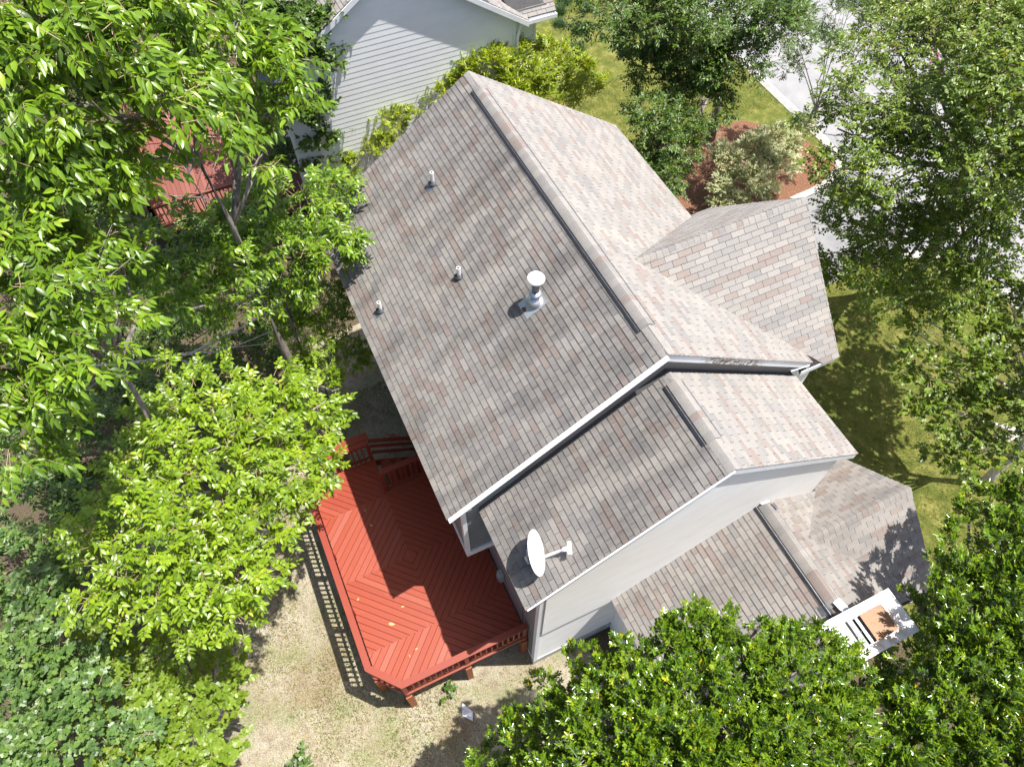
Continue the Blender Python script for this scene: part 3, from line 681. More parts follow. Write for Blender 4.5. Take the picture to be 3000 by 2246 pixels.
mast = tube('mast', [dc - dnrm * .12, dc - dnrm * .20 - np.array((0, 0, .10)), (9.62, -3.06, zw_(-3.06) + .02)], .026, 'metal', dish, 10)
box('foot_plate', (9.55, 9.70, -3.14, -2.99, zw_(-3.06) + .01, zw_(-3.06) + .05), 'metal', dish)
bar('bracket', dc - dnrm * .125 - dup * .12, dc - dnrm * .125 + dup * .12, .10, .05, 'metal', dish, up=tuple(dnrm))
# printing on the reflector face
face = lambda a, u: dc + ax * a + dup * u + dnrm * (.075 * ((a / .41) ** 2 + (u / .335) ** 2 - 1) + .004)
for pts in (((-.085, .215), (-.07, .215), (-.03, .165), (.0, .19), (-.06, .235)), ((.0, .20), (.09, .225), (.09, .185), (.07, .178))):
    mesh('logo', [face(a, u) for a, u in pts], [tuple(range(len(pts)))], 'print', refl)
mesh('logo', [face(a, u) for a, u in ((-.095, .245), (-.08, .245), (-.08, .195), (-.095, .195))], [(0, 1, 2, 3)], 'print', refl)
tcu = bpy.data.curves.new('lettering', 'FONT'); tcu.body = 'Slimline'; tcu.size = .062; tcu.align_x = 'CENTER'; tcu.align_y = 'CENTER'; tcu.shear = .25
tmp = bpy.data.objects.new('lettering_tmp', tcu); COL.objects.link(tmp)
me = bpy.data.meshes.new_from_object(tmp.evaluated_get(bpy.context.evaluated_depsgraph_get())); bpy.data.objects.remove(tmp)
for v in me.vertices: v.co = Vector(face(-v.co.x, v.co.y + .02))
# text reads along the long axis, mirrored x keeps it readable from the feed side
me.materials.clear(); me.materials.append(MAT['print']); put(bpy.data.objects.new('lettering', me), refl)

# ================================================================== DECK
DZ = 1.40
deck = thing('deck', (7, -5, 0), 'red-stained timber deck with diagonal boards and railing behind the house', 'deck')
OUT = [(4.12, -5.86), (4.78, -6.56), (9.22, -6.56), (9.82, -6.02), (9.82, -3.14), (5.05, -3.14), (5.05, -4.87), (4.12, -4.87)]
fr = mesh('deck_frame', [(x, y, DZ - .045) for x, y in OUT] + [(x, y, DZ - .235) for x, y in OUT],
          [tuple(range(8)), tuple(range(15, 7, -1))] + [(j + 8, j, (j + 1) % 8, (j + 1) % 8 + 8) for j in range(8)][:0] + [(j, j + 8, (j + 1) % 8 + 8, (j + 1) % 8) for j in range(8)], 'post', deck, .4)
xs = [3.485, 5.23, 6.975, 8.72, 10.46]; ys = [-6.56, -4.90, -3.14]
conv = [[(4.12, -5.86), (4.78, -6.56), (9.22, -6.56), (9.82, -6.02), (9.82, -3.14), (4.12, -3.14)]]
BW = .142
bh = halves(conv[0]); notch_cells = 0
rail_boards = 0
for i in range(4):
    for j in range(2):
        cell = [(xs[i], ys[j]), (xs[i + 1], ys[j]), (xs[i + 1], ys[j + 1]), (xs[i], ys[j + 1])]
        hs = halves(cell)
        dirn = 1 if (i + j) % 2 == 1 else -1         # diamonds close round the hub at (6.975,-4.90)
        dv = np.array((1, -1.0 * dirn)) / math.sqrt(2) if False else np.array((1.0, -dirn)) / math.sqrt(2)
        if (i, j) in ((1, 0), (2, 1), (3, 0), (0, 1)): dv = np.array((1.0, -1.0)) / math.sqrt(2)
        else: dv = np.array((1.0, 1.0)) / math.sqrt(2)
        nv = np.array((-dv[1], dv[0])); 
        corner = np.array((xs[i + 1] if i <= 1 else xs[i], ys[1]))
        k0 = -30
        ref = np.array((6.975, -4.90))
        for k in range(-32, 33):
            c = nv @ ref + k * BW
            lo, hi = c + .005, c + BW - .005
            m0 = dv * -12 + nv * 0; far = 14
            base = dv * (dv @ ref)
            q = [tuple(base - dv * far + nv * lo), tuple(base + dv * far + nv * lo), tuple(base + dv * far + nv * hi), tuple(base - dv * far + nv * hi)]
            q = inset(q, hs); q = inset(q, bh) if q else None
            if q and i == 0: # keep clear of the stair notch
                q = inset(q, [(0, 1, -4.87)]) if True else q
            if q and i in (0, 1) and j == 1: q = inset(q, [(-1, 0, -5.05)])
            if not q: continue
            n = len(q); ar = sum(q[a][0] * q[(a + 1) % n][1] - q[(a + 1) % n][0] * q[a][1] for a in range(n))
            if ar < 0: q = q[::-1]
            jz = random.uniform(-.002, .002)
            V = [(x, y, DZ + jz) for x, y in q] + [(x, y, DZ - .038) for x, y in q]
            base_t = .72 if (i, j) in ((1, 0), (3, 0)) else .3  # two cells paler: board sheen and wear put into the colour
            mesh('deck_board', V, [tuple(range(n))] + [(a, a + n, (a + 1) % n + n, (a + 1) % n) for a in range(n)], 'red', deck, min(1, max(0, random.gauss(base_t, .16))))
# edge board along the stair notch
bar('deck_board', (4.12, -4.885, DZ + .006), (5.05, -4.885, DZ + .006), .10, .03, 'red', deck, .2)
bar('deck_board', (5.03, -4.86, DZ + .007), (5.03, -3.14, DZ + .007), .10, .03, 'red', deck, .2)
RZ = 2.33
def rail_run(p, q, inner, post_at=(0, 1), end=0):
    """cap, top and bottom rails, balusters between two deck-edge points"""
    p, q = np.array(p, float), np.array(q, float); d = q - p; Lr = np.linalg.norm(d); d /= Lr; n = np.array((-d[1], d[0])) * inner
    P = lambda t, off, z: (*(p + d * t + n * off), z)
    bar('top_rail', P(0, .052, RZ - .085), P(Lr, .052, RZ - .085), .038, .088, 'redrail', deck, .4)
    bar('bottom_rail', P(0, -.02, DZ + .06), P(Lr, -.02, DZ + .06), .038, .088, 'redrail', deck, .5)
    nb = int(Lr / .128)
    for k in range(nb):
        t = (k + .5) * Lr / nb
        if any(abs(t - f * Lr) < .07 for f in post_at): continue
        bar('baluster', P(t, .012, DZ - .02), P(t, .012, RZ - .04), .036, .036, 'redrail', deck, random.random())
    return P, Lr
corners = [(4.08, -5.90), (4.76, -6.61), (9.25, -6.61), (9.87, -6.06), (9.87, -3.16)]
mids = {1: (1 / 3, 2 / 3), 3: (.5,)}
def caps(chain, side=1, w=.145, off=.02):
    C = [np.array(c, float) for c in chain]; D = [unit2(b_ - a_) for a_, b_ in zip(C[:-1], C[1:])]; Nn = [np.array((-d_[1], d_[0])) * side for d_ in D]
    def corner(i, o):
        if i == 0: return C[0] + Nn[0] * o
        if i == len(C) - 1: return C[-1] + Nn[-1] * o
        m_ = Nn[i - 1] + Nn[i]; return C[i] + m_ * o * 2 / (m_ @ m_)
    for i in range(len(C) - 1):
        lo_, hi_ = off - w / 2, off + w / 2; e_ = D[i] * .001
        q = [corner(i, lo_) + e_, corner(i + 1, lo_) - e_, corner(i + 1, hi_) - e_, corner(i, hi_) + e_]
        V = [(x_, y_, RZ - .036) for x_, y_ in q] + [(x_, y_, RZ) for x_, y_ in q]
        mesh('handrail', V, BF, 'redrail', deck, random.random() * .6)
def unit2(v): return v / np.linalg.norm(v)
caps([(4.08, -4.86)] + corners); caps([(5.05, -3.20), (5.05, -4.86)], -1)
for k in range(4):
    rail_run(corners[k], corners[k + 1], 1, (0, 1) + mids.get(k, ()))
rail_run((4.08, -4.86), (4.08, -5.90), 1, (0, 1))
rail_run((5.05, -3.20), (5.05, -4.86), -1, (0, 1))
posts = [(4.10, -4.89), (4.13, -5.88), (4.80, -6.58), (6.28, -6.58), (7.75, -6.58), (9.22, -6.58), (9.84, -6.06), (9.84, -4.62), (9.84, -3.22), (5.07, -4.84)]
for k, (x, y) in enumerate(posts):
    V, F = join([(boxv(x - .045, x + .045, y - .045, y + .045, DZ - .26, RZ - .05), BF)])
    mesh('rail_post', V, F, 'redrail', deck, .4)
    wd = .07
    box('support_post', (x - wd, x + wd, y - wd, y + wd, 0, DZ - .262), 'post', deck, random.random())
# bench-like outer board outside the back railing
bar('ledge_board', (3.93, -4.80, RZ + .0), (3.93, -5.80, RZ + .0), .19, .036, 'redrail', deck, .3)
for y in (-4.9, -5.7): bar('bracket', (4.04, y, RZ - .05), (3.88, y, RZ - .05), .04, .06, 'redrail', deck, .4)
# stairs down from the notch toward the wall
for k in range(5):
    y = -4.70 + k * .27; z = DZ - (k + 1) * .19
    box('stair_tread', (4.16, 5.0, y - .02, y + .25, z - .036, z), 'red', deck, .15)
for x in (4.14, 5.02):
    bar('stringer', (x, -4.86, DZ - .15), (x, -3.36, .30), .04, .24, 'post', deck, .2)
box('landing', (3.5, 5.0, -3.42, -3.13, .25, .36), 'red', deck, .2)
bar('stair_rail', (4.08, -4.82, RZ - .02), (4.08, -3.40, 1.42), .09, .036, 'redrail', deck, .3)
bar('stair_rail', (4.08, -4.82, RZ - .30), (4.08, -3.40, 1.12), .036, .09, 'redrail', deck, .3)
bar('stair_rail', (4.08, -4.82, RZ - .62), (4.08, -3.40, .80), .036, .09, 'redrail', deck, .3)
box('rail_post', (4.03, 4.13, -3.47, -3.37, 0, 1.5), 'redrail', deck, .3)
bar('leaning_board', (2.85, -4.10, .02), (3.55, -4.02, .95), .14, .04, 'post', None, .2, label='short timber offcut leaning on the ground beside the deck stairs', cat='board')

# fallen leaves on the deck
for k, (px, py) in enumerate(((1147, 1827), (1180, 1776), (1087, 1538), (1070, 1495), (1049, 1755), (1220, 1900), (1200, 1920))):
    c = hitz(px, py, DZ + .012); s = .05 if k != 0 else .09; a = random.uniform(0, 6)
    V = [c + np.array((math.cos(a + t) * s * r, math.sin(a + t) * s * r, .008 * (i % 2))) for i, (t, r) in enumerate(((0, 1), (.8, .45), (2.2, .55), (3.1, .8), (4.0, .5), (5.4, .5)))]
    mesh('fallen_leaf', V, [(0, 1, 2, 3), (0, 3, 4, 5)], 'deadleaf', None, random.random(), label='small dry yellow leaf lying on the red deck boards', cat='leaf', group='dry leaves on the deck')

# ================================================================== NEIGHBOUR HOUSE
NX = -5.30
nb = thing('house', (-8, 0, 0), 'neighbouring house with pale blue-white lap siding beyond the shrubs', 'house')
def nbody(name, pts, x0, x1, mat):
    n = len(pts); V = [(x0, y, z) for y, z in pts] + [(x1, y, z) for y, z in pts]
    return mesh(name, V, [tuple(range(n))[::-1], tuple(range(n, 2 * n))] + [(i, (i + 1) % n, (i + 1) % n + n, i + n) for i in range(n)], mat, nb)
NHZ, NS = 8.72, .655
nz = lambda y: NHZ - NS * abs(y)
nw = nbody('wall', [(-3.62, 0), (3.62, 0), (3.62, nz(3.62) - .12), (0, NHZ - .12), (-3.62, nz(3.62) - .12)], -13, NX - .02, 'nsiding')
siding(nw, (NX - .02, 0, 0), (0, 1, 0), (1, 0, 0), [(-3.55, .3), (3.56, .3), (3.56, nz(3.56) - .3), (0, NHZ - .3), (-3.55, nz(3.55) - .3)], .168, 'nsiding', seam=True)
box('corner_board', (NX - .10, NX + .012, 3.56, 3.66, .2, nz(3.6) - .15), 'white', nb); box('corner_board', (NX - .10, NX + .012, -3.66, -3.55, .2, nz(3.6) - .15), 'white', nb)
nr = gable_roof('roof', -13.2, NX + .16, 0, NHZ, NS, -4.0, 4.0); nr.parent = nb; nr.matrix_parent_inverse = Matrix.Translation(-Vector(LOC[nb]))
for sg in (1, -1):
    rake('rake_board', (NX + .175, 0, NHZ), (NX + .175, sg * 4.0, nz(4.0)), .17, .024, 'white', nb, drop=.01)
    rake('frieze_board', (NX + .012, 0, NHZ - .15), (NX + .012, sg * 3.6, nz(3.6) - .15), .20, .03, 'white', nb, drop=.0)
    mesh('soffit', [(NX, 0, NHZ - .14), (NX + .14, 0, NHZ - .14), (NX + .14, sg * 4.0, nz(4.0) - .14), (NX, sg * 4.0, nz(4.0) - .14)], [(0, 1, 2, 3)], 'white', nb)
SHINGLES.clear()
slope(nr, (-13.2, 4.02, nz(4.02)), (1, 0, 0), (0, -1, NS), [(0, 0), (8.05, 0), (8.05, 1.5), (0, 1.5)])
slope(nr, (-13.2, -4.02, nz(4.02)), (1, 0, 0), (0, 1, NS), [(0, 0), (8.05, 0), (8.05, 4.8), (0, 4.8)])
# front bay of the neighbour with gutter facing the side yard
bay = box('bay', (-9.5, NX - .25, 3.62, 4.42, 0, 5.95), 'nsiding', nb)
box('corner_board', (NX - .34, NX - .235, 4.37, 4.45, .1, 5.95), 'white', nb)
nbr = slab('roof', [(NX - .02, 3.72, 6.10), (NX - .02, 4.98, 6.10), (-8.0, 4.98, 8.4), (-8.0, 3.0, 8.4), (-6.4, 3.0, 7.30)], .1, 'felt', nb)
slope(nbr, (NX, 0, 6.10), (0, 1, 0), (-1, 0, .857), [(3.72, 0), (4.99, 0), (4.99, 3.5), (3.0, 3.5), (3.0, 1.3)])
V, F = join([(boxv(NX - .02, NX + .12, 3.74, 4.98, 5.94, 5.95), BF), (boxv(NX + .11, NX + .125, 3.74, 4.98, 5.951, 6.07), BF), (boxv(NX - .03, NX - .015, 3.74, 4.98, 5.951, 6.06), BF), (boxv(NX - .014, NX + .109, 3.74, 3.755, 5.951, 6.05), BF), (boxv(NX - .014, NX + .109, 4.965, 4.98, 5.951, 6.05), BF)])
mesh('gutter', V, F, 'white', nb)
mesh('downspout', *tubev([(NX + .06, 3.80, 5.95), (NX + .05, 3.74, 5.8), (NX + .06, 3.68, 5.6), (NX + .06, 3.68, .2)], .045, 8), 'white', nb)
V, F = join([(v, f) for v, f, *_ in SHINGLES if len(f)]); tn = np.concatenate([[s[2]] * len(s[1]) for s in SHINGLES])
mesh('shingle_field', V, F, 'shingle', nr, tn, kind='stuff'); SHINGLES.clear()
box('window_trim', (NX, NX + .03, -3.55, -3.05, 3.55, 3.75), 'white', nb)

# neighbour's deck, seen through the leaves
nd = thing('deck', (-9.5, -6, 0), 'weathered dark red deck half hidden behind the tall hickory leaves', 'deck')
mesh('deck_frame', boxv(-13, -6.62, -8.4, -3.66, 1.15, 1.355), BF, 'rednb', nd, .3)
y = -8.4
while y < -3.75:
    box('deck_board', (-13, -6.6, y + .004, y + .138, 1.358, 1.395), 'rednb', nd, random.random()); y += .142
def nrail(p, q):
    p, q = np.array(p, float), np.array(q, float); Lr = np.linalg.norm(q - p); d = (q - p) / Lr
    bar('handrail', (*p, 2.31), (*q, 2.31), .13, .036, 'rednb', nd, .6); bar('bottom_rail', (*p, 1.48), (*q, 1.48), .04, .09, 'rednb', nd, .4); bar('top_rail', (*p, 2.24), (*q, 2.24), .04, .09, 'rednb', nd, .4)
    for k in range(int(Lr / .13)): a = p + d * (k + .5) * .13; box('baluster', (a[0] - .018, a[0] + .018, a[1] - .018, a[1] + .018, 1.4, 2.22), 'rednb', nd, random.random())
    for a in (p, q): box('rail_post', (a[0] - .05, a[0] + .05, a[1] - .05, a[1] + .05, 0, 2.38), 'rednb', nd, .5)
nrail((-6.65, -8.35), (-6.65, -4.75)); nrail((-12.9, -8.35), (-6.65, -8.35))
for k in range(6): box('stair_tread', (-6.58 + k * .28, -6.32 + k * .28, -4.7, -3.72, 1.18 - k * .19, 1.215 - k * .19), 'rednb', nd, .5)
for yy in (-4.73, -3.69):
    bar('stringer', (-6.6, yy, 1.2), (-4.85, yy, .08), .04, .24, 'rednb', nd, .3); bar('handrail', (-6.6, yy, 2.28), (-4.9, yy, 1.12), .09, .036, 'rednb', nd, .6)
    box('rail_post', (-4.95, -4.86, yy - .045, yy + .045, 0, 1.16), 'rednb', nd, .5)

# ================================================================== VEGETATION
TPL = {
 'lance': (np.array([(0, 0, 0), (.30, -.46, .05), (.30, .46, .05), (.30, 0, -.01), (.66, -.38, -.01), (.66, .38, -.01), (.66, 0, -.06), (1, 0, -.17)]),
           np.array([(0, 1, 3), (0, 3, 2), (1, 4, 6), (1, 6, 3), (3, 6, 5), (3, 5, 2), (4, 7, 6), (6, 7, 5)])),
 'hex': (np.array([(0, 0, 0), (.32, -.5, .06), (.32, .5, .06), (.72, -.36, .03), (.72, .36, .03), (1, 0, -.09)]), np.array([(0, 1, 3, 5), (0, 5, 4, 2)])),
 'dia': (np.array([(0, 0, 0), (.45, -.5, .07), (.45, .5, .07), (1, 0, -.05)]), np.array([(0, 1, 3), (0, 3, 2)])),
 'lobe': (np.array([(0, 0, 0), (.12, -.5, .03), (.38, -.26, .0), (.68, -.46, .02), (1, 0, -.06), (.68, .46, .02), (.38, .26, .0), (.12, .5, .03)]),
          np.array([(0, 1, 2), (0, 2, 4), (2, 3, 4), (0, 4, 6), (6, 4, 5), (0, 6, 7)])),
 'blade': (np.array([(0, -.5, 0), (0, .5, 0), (.55, .4, .16), (.55, -.4, .16), (1, 0, .06), (1, 0.05, .06)]), np.array([(0, 1, 2, 3), (3, 2, 5, 4)])),
}
def unit(v): return v / (np.linalg.norm(v, axis=-1, keepdims=True) + 1e-9)
def rdir(n, r, upbias=.0):
    v = unit(r.normal(size=(n, 3)))
    if upbias: m = (v[:, 2] < 0) & (r.random(n) < upbias); v[m, 2] *= -1
    return v
def leaves(blobs, r, lai, ll, lw, per, droop, sub=.42, flat=.6, nsub=14, upb=.75, jit=.3, tl=.34, upt=.15):
    """leaf frames for a crown: sprays of leaves along twigs, bunched on sub-clumps of each blob"""
    P, D, Nn, tw0, tw1, sh = [], [], [], [], [], []
    area = ll * lw * .62
    for c, R in blobs:
        ns = max(5, int(nsub * (0.6 + .5 * R))); d = rdir(ns, r, upb)
        sc = c + d * R * r.uniform(.45, 1.0, (ns, 1)) * np.array((1, 1, .8)); sr = R * sub * r.uniform(.6, 1.25, ns)
        m = max(4, int(lai * math.pi * R * R / (area * per)))
        k = r.choice(ns, m, p=sr ** 2 / (sr ** 2).sum())
        off = rdir(m, r, .6) * (r.random((m, 1)) ** .45) * sr[k][:, None] * np.array((1, 1, flat))
        p = sc[k] + off
        t = unit((p - c) / R * .8 + off / sr[k][:, None] * .5 + np.array((0, 0, upt)) + r.normal(size=(m, 3)) * .45)
        s = unit(np.cross(t, np.array((0, 0, 1.0)) + r.normal(size=(m, 3)) * .25)); u = unit(np.cross(s, t))
        TL = ll * per * tl * r.uniform(.7, 1.25, (m, 1))
        tone0 = r.normal(.45, .16, m)
        for j in range(per):
            f = (j + .6) / per; sg = 1 if j % 2 else -1
            last = j == per - 1
            d_ = (t if last else t * .55 + s * sg * .85) + r.normal(size=(m, 3)) * jit * .6 - np.array((0, 0, droop)) * r.uniform(.5, 1.4, (m, 1))
            P.append(p + t * TL * f - np.array((0, 0, 1.0)) * droop * TL * f * f * .5); D.append(unit(d_))
            Nn.append(unit(u + np.array((0, 0, .9)) + r.normal(size=(m, 3)) * jit)); sh.append(tone0 + r.normal(0, .13, m))
        tw0.append(p - t * TL * .55); tw1.append(p + t * TL * .92 - np.array((0, 0, 1.0)) * droop * TL * .4)
    return np.concatenate(P), np.concatenate(D), np.concatenate(Nn), np.concatenate(sh), np.concatenate(tw0), np.concatenate(tw1)
def leafmesh(style, P, D, Nn, L_, W_):
    T, F = TPL[style]; Y = unit(np.cross(Nn, D)); Z = np.cross(D, Y); k = len(T)
    V = P[:, None] + D[:, None] * (T[None, :, 0:1] * L_[:, None, None]) + Y[:, None] * (T[None, :, 1:2] * W_[:, None, None]) + Z[:, None] * (T[None, :, 2:3] * L_[:, None, None])
    FF = (F[None] + (np.arange(len(P)) * k)[:, None, None]).reshape(-1, F.shape[1])
    return V.reshape(-1, 3), FF, len(F), Y, Z
def twigmesh(a, b, w0, w1):
    t = unit(b - a); s = unit(np.cross(t, np.array((.3, .2, 1.0)))); u = np.cross(s, t); V = []
    for e, w in ((a, w0), (b, w1)):
        for th in (0, 2.094, 4.189): V.append(e + (s * math.cos(th) + u * math.sin(th)) * w)
    V = np.stack(V, 1); base = np.array([(0, 1, 4, 3), (1, 2, 5, 4), (2, 0, 3, 5)])
    return V.reshape(-1, 3), (base[None] + (np.arange(len(a)) * 6)[:, None, None]).reshape(-1, 4)
TREES = []
def plant(name, label, cat, blobs, leaf, style, ll, lw, base=None, lai=3.0, per=7, droop=.35, seed=1, bark='bark', trunk_r=.14, group=None, keep=1.0, twigs=.5, twigmat='twig',
          sub=.42, flat=.6, nsub=14, upb=.75, jit=.3, tl=.34, single=0, multi=False, limbs=True, twr=.006, upt=.15):
    r = np.random.default_rng(seed)
    B = [(hitz(b[0], b[1], b[2]) if len(b) == 4 else np.array(b[:3], float), b[-1]) for b in blobs]
    cx = np.mean([b[0] for b in B], 0)
    if base is None: base = (cx[0], cx[1])
    base = np.array((base[0], base[1], 0.0))
    root = thing(name, tuple(base), label, cat, group)
    P, D, Nn, sh, t0, t1 = leaves(B, r, lai, ll, lw, per, droop, sub, flat, nsub, upb, jit, tl, upt)
    ok = (P[:, 2] > .06)
    P, D, Nn, sh = P[ok], D[ok], Nn[ok], sh[ok]
    L_ = ll * r.uniform(.68, 1.22, len(P)); W_ = lw * r.uniform(.75, 1.2, len(P)) ; tone = np.clip(sh, 0, 1)
    pick = np.zeros(len(P), bool)
    if single:
        q = project(P); dist = np.linalg.norm(P - CAM, axis=1); vis = (q[:, 0] > 20) & (q[:, 0] < PW - 20) & (q[:, 1] > 20) & (q[:, 1] < PH - 20)
        sc = np.where(vis, L_ / dist, 0); pick[np.argsort(sc)[::-1][:single]] = True
    V, F, nf, Y, Z = leafmesh(style, P[~pick], D[~pick], Nn[~pick], L_[~pick], W_[~pick])
    crown = fastmesh('crown', V, F, leaf, root, np.repeat(tone[~pick], nf), kind='stuff')
    if single:
        T, FT = TPL[style]; vars_ = []
        for tn in (.15, .32, .45, .58, .75, .95):
            me = bpy.data.meshes.new('leaf'); me.from_pydata([tuple(v) for v in T], [], [tuple(map(int, f)) for f in FT]); me.materials.append(MAT[leaf])
            a = me.attributes.new('tone', 'FLOAT', 'FACE'); a.data.foreach_set('value', np.full(len(FT), tn, np.float32)); vars_.append((tn, me))
        Yp = unit(np.cross(Nn[pick], D[pick])); Zp = np.cross(D[pick], Yp)
        for p, d_, y_, z_, l_, w_, tn in zip(P[pick], D[pick], Yp, Zp, L_[pick], W_[pick], tone[pick]):
            me = min(vars_, key=lambda q_: abs(q_[0] - tn))[1]; o = bpy.data.objects.new('leaf', me)
            o.matrix_basis = Matrix(((d_[0] * l_, y_[0] * w_, z_[0] * l_, p[0]), (d_[1] * l_, y_[1] * w_, z_[1] * l_, p[1]), (d_[2] * l_, y_[2] * w_, z_[2] * l_, p[2]), (0, 0, 0, 1)))
            put(o, crown)
    if twigs > 0:
        m = r.random(len(t0)) < twigs; V, F = twigmesh(t0[m], t1[m], twr, twr * .5); fastmesh('twigs', V, F, twigmat, root, kind='stuff')
    top = max(b[0][2] for b in B)
    if limbs:
        h = min(b[0][2] for b in B) * .9 if not multi else .3
        tpt = base + np.array((cx[0] - base[0], cx[1] - base[1], 0)) * .55; zt = max(.5, top * .8)
        pts = [base - (0, 0, .15)] + [base + (tpt - base) * f ** 1.6 + np.array((r.normal() * .05, r.normal() * .05, zt * f)) for f in (.12, .3, .5, .7, .85, 1)]
        if not multi: mesh('trunk', *tubev(pts, [trunk_r * 1.35] + [trunk_r * (1.1 - .85 * f) for f in (.12, .3, .5, .7, .85, 1)], 10), bark, root, smooth=True)
        else: mesh('trunk', *tubev([base - (0, 0, .1), base + (0, 0, .35)], [trunk_r, trunk_r * .7], 8), bark, root, smooth=True)
        pts = np.array(pts)
        for c, R in B:
            src = base + (0, 0, .15)
            if not multi:
                i = int(np.argmin(np.abs(pts[:, 2] - max(.35 * top, c[2] - R * 1.5)))); src = pts[i]
            rr = trunk_r * (.34 if not multi else .22); mid = (src + c) / 2 + r.normal(size=3) * .12 * R + (0, 0, -.05 * R)
            mesh('limb', *tubev([src, src + (mid - src) * .5 + r.normal(size=3) * .04, mid, mid + (c - mid) * .5 + r.normal(size=3) * .05, c], [rr, rr * .8, rr * .6, rr * .45, rr * .28], 6), bark, root, smooth=True)
            # secondary branches reaching through the clump
            nb_ = int(3 + 3 * R); VV = []
            for _ in range(nb_):
                dd = rdir(1, r, .6)[0] * np.array((1, 1, .7)); e = c + dd * R * r.uniform(.6, .95); s_ = src + (c - src) * r.uniform(.6, 1)
                VV.append(tubev([s_, (s_ + e) / 2 + r.normal(size=3) * .1 * R, e], [rr * .28, rr * .18, rr * .07], 4))
            v, f = join(VV); mesh('branches', v, f, bark, root, smooth=True)
    return root
TREE_LEFT = 'trees crowding the back yard'
# ---- left: big-leaved hickory nearest the drone
plant('hickory_tree', 'tall hickory with big drooping bright green leaflets beyond the red deck', 'tree',
      [(60, 120, 13.2, 1.25), (300, 60, 12.8, 1.3), (250, 300, 12.9, 1.2), (520, 120, 12.0, 1.2), (520, 330, 12.0, 1.15), (720, 230, 11.0, 1.0), (700, 90, 11.2, 1.0), (820, 330, 10.4, .8), (40, 380, 12.6, 1.0), (330, 480, 11.8, .7), (760, 460, 10.2, .5)],
      'leaf_hick', 'lance', .19, .072, lai=2.5, per=9, droop=.85, seed=11, bark='bark', trunk_r=.14, single=300, twigs=.9, twr=.007, group=TREE_LEFT, sub=.27, nsub=15, flat=.5, tl=.2)
plant('hickory_tree', 'tall hickory with arching leafy boughs standing between the two decks', 'tree',
      [(60, 640, 12.0, 1.0), (240, 620, 11.6, .9), (60, 850, 11.6, 1.0), (230, 800, 11.4, .9), (90, 1040, 11.2, .95), (240, 1010, 10.8, .75), (360, 720, 10.8, .7), (30, 1230, 10.8, .8), (180, 1190, 10.4, .6)],
      'leaf_hick', 'lance', .155, .06, lai=2.2, per=9, droop=.65, seed=12, bark='bark', trunk_r=.13, single=300, twigs=.9, twr=.006, group=TREE_LEFT, sub=.27, nsub=14, flat=.5, tl=.22)
plant('hickory_tree', 'mid-height hickory spreading dark glossy foliage toward the roof eave', 'tree',
      [(600, 690, 8.4, .8), (760, 610, 7.9, .75), (880, 600, 7.4, .9), (980, 560, 7.0, .55), (620, 810, 8.1, .8), (790, 720, 7.6, .9), (930, 720, 7.0, .8), (440, 740, 9.0, .6), (1010, 700, 6.9, .45), (480, 870, 8.6, .75), (660, 900, 7.8, .7), (840, 830, 6.6, .7)],
      'leaf_hick', 'lance', .135, .058, lai=2.3, per=8, droop=.5, seed=13, bark='bark', trunk_r=.075, twigs=.8, group=TREE_LEFT, sub=.3, flat=.5, tl=.24)
plant('ash_tree', 'broad lime-green ash overhanging the dry lawn next to the red deck', 'tree',
      [(560, 1200, 7.6, .95), (740, 1170, 7.2, .9), (870, 1230, 6.8, .75), (470, 1370, 7.8, .9), (640, 1350, 7.7, 1.0), (800, 1370, 7.1, .85), (900, 1370, 6.6, .5), (380, 1520, 7.6, .8), (540, 1540, 7.7, .95), (700, 1540, 7.2, .85), (800, 1500, 6.7, .65), (330, 1680, 7.0, .7), (480, 1700, 7.2, .8), (640, 1700, 7.0, .75), (740, 1690, 6.6, .5), (560, 1830, 6.6, .55), (690, 1850, 6.4, .45), (390, 1780, 6.6, .5), (970, 1370, 5.4, .38), (905, 1280, 5.6, .4)],
      'leaf_ash', 'lance', .115, .056, lai=2.1, per=10, droop=.35, seed=14, bark='barklt', trunk_r=.16, single=300, twigs=.9, twr=.006, group=TREE_LEFT, sub=.3, nsub=16, flat=.4, tl=.26, base=(hitz(420, 1600)[0], hitz(420, 1600)[1]))
plant('maple_tree', 'dense dark small-leaved maple in front of the neighbouring siding', 'tree',
      [(800, 40, 7.6, 1.1), (930, 60, 7.2, .9), (960, 170, 6.4, .75), (880, 180, 6.6, .9), (920, 300, 5.2, .8), (860, 340, 5.0, .8), (930, 410, 4.0, .6), (960, 480, 3.0, .6), (780, 150, 7.2, .9), (850, 470, 3.2, .7), (740, 20, 8.4, .9)],
      'leaf_dark', 'lobe', .095, .085, lai=3.4, per=6, droop=.45, seed=15, trunk_r=.13, twigs=.3, group=TREE_LEFT, sub=.36, nsub=18, base=(hitz(890, 560)[0], hitz(890, 560)[1]))
plant('dogwood_tree', 'small yellow-green dogwood with pale bare twigs under the back eave', 'tree',
      [(900, 880, 4.3, .62), (985, 960, 4.0, .55), (1030, 1050, 3.6, .42), (890, 1000, 3.9, .6), (960, 1080, 3.4, .5), (840, 940, 4.1, .45), (1010, 860, 4.6, .4)],
      'leaf_ash', 'hex', .075, .036, lai=2.6, per=7, droop=.2, seed=16, bark='barklt', trunk_r=.06, twigs=.5, twr=.004, group=TREE_LEFT, base=(hitz(880, 1130)[0], hitz(880, 1130)[1]))
def bare(root_label, lines, mat='barklt'):
    t = thing('bare_branch', tuple(hitz(*lines[0][0][0][:2], 0)[:2]) + (0,), root_label, 'branch')
    for pts, r0, r1 in lines:
        P = [hitz(a, b, c) for a, b, c in pts]; n_ = len(P); tube('limb', P, [r0 + (r1 - r0) * i / (n_ - 1) for i in range(n_)], mat, t, 6)
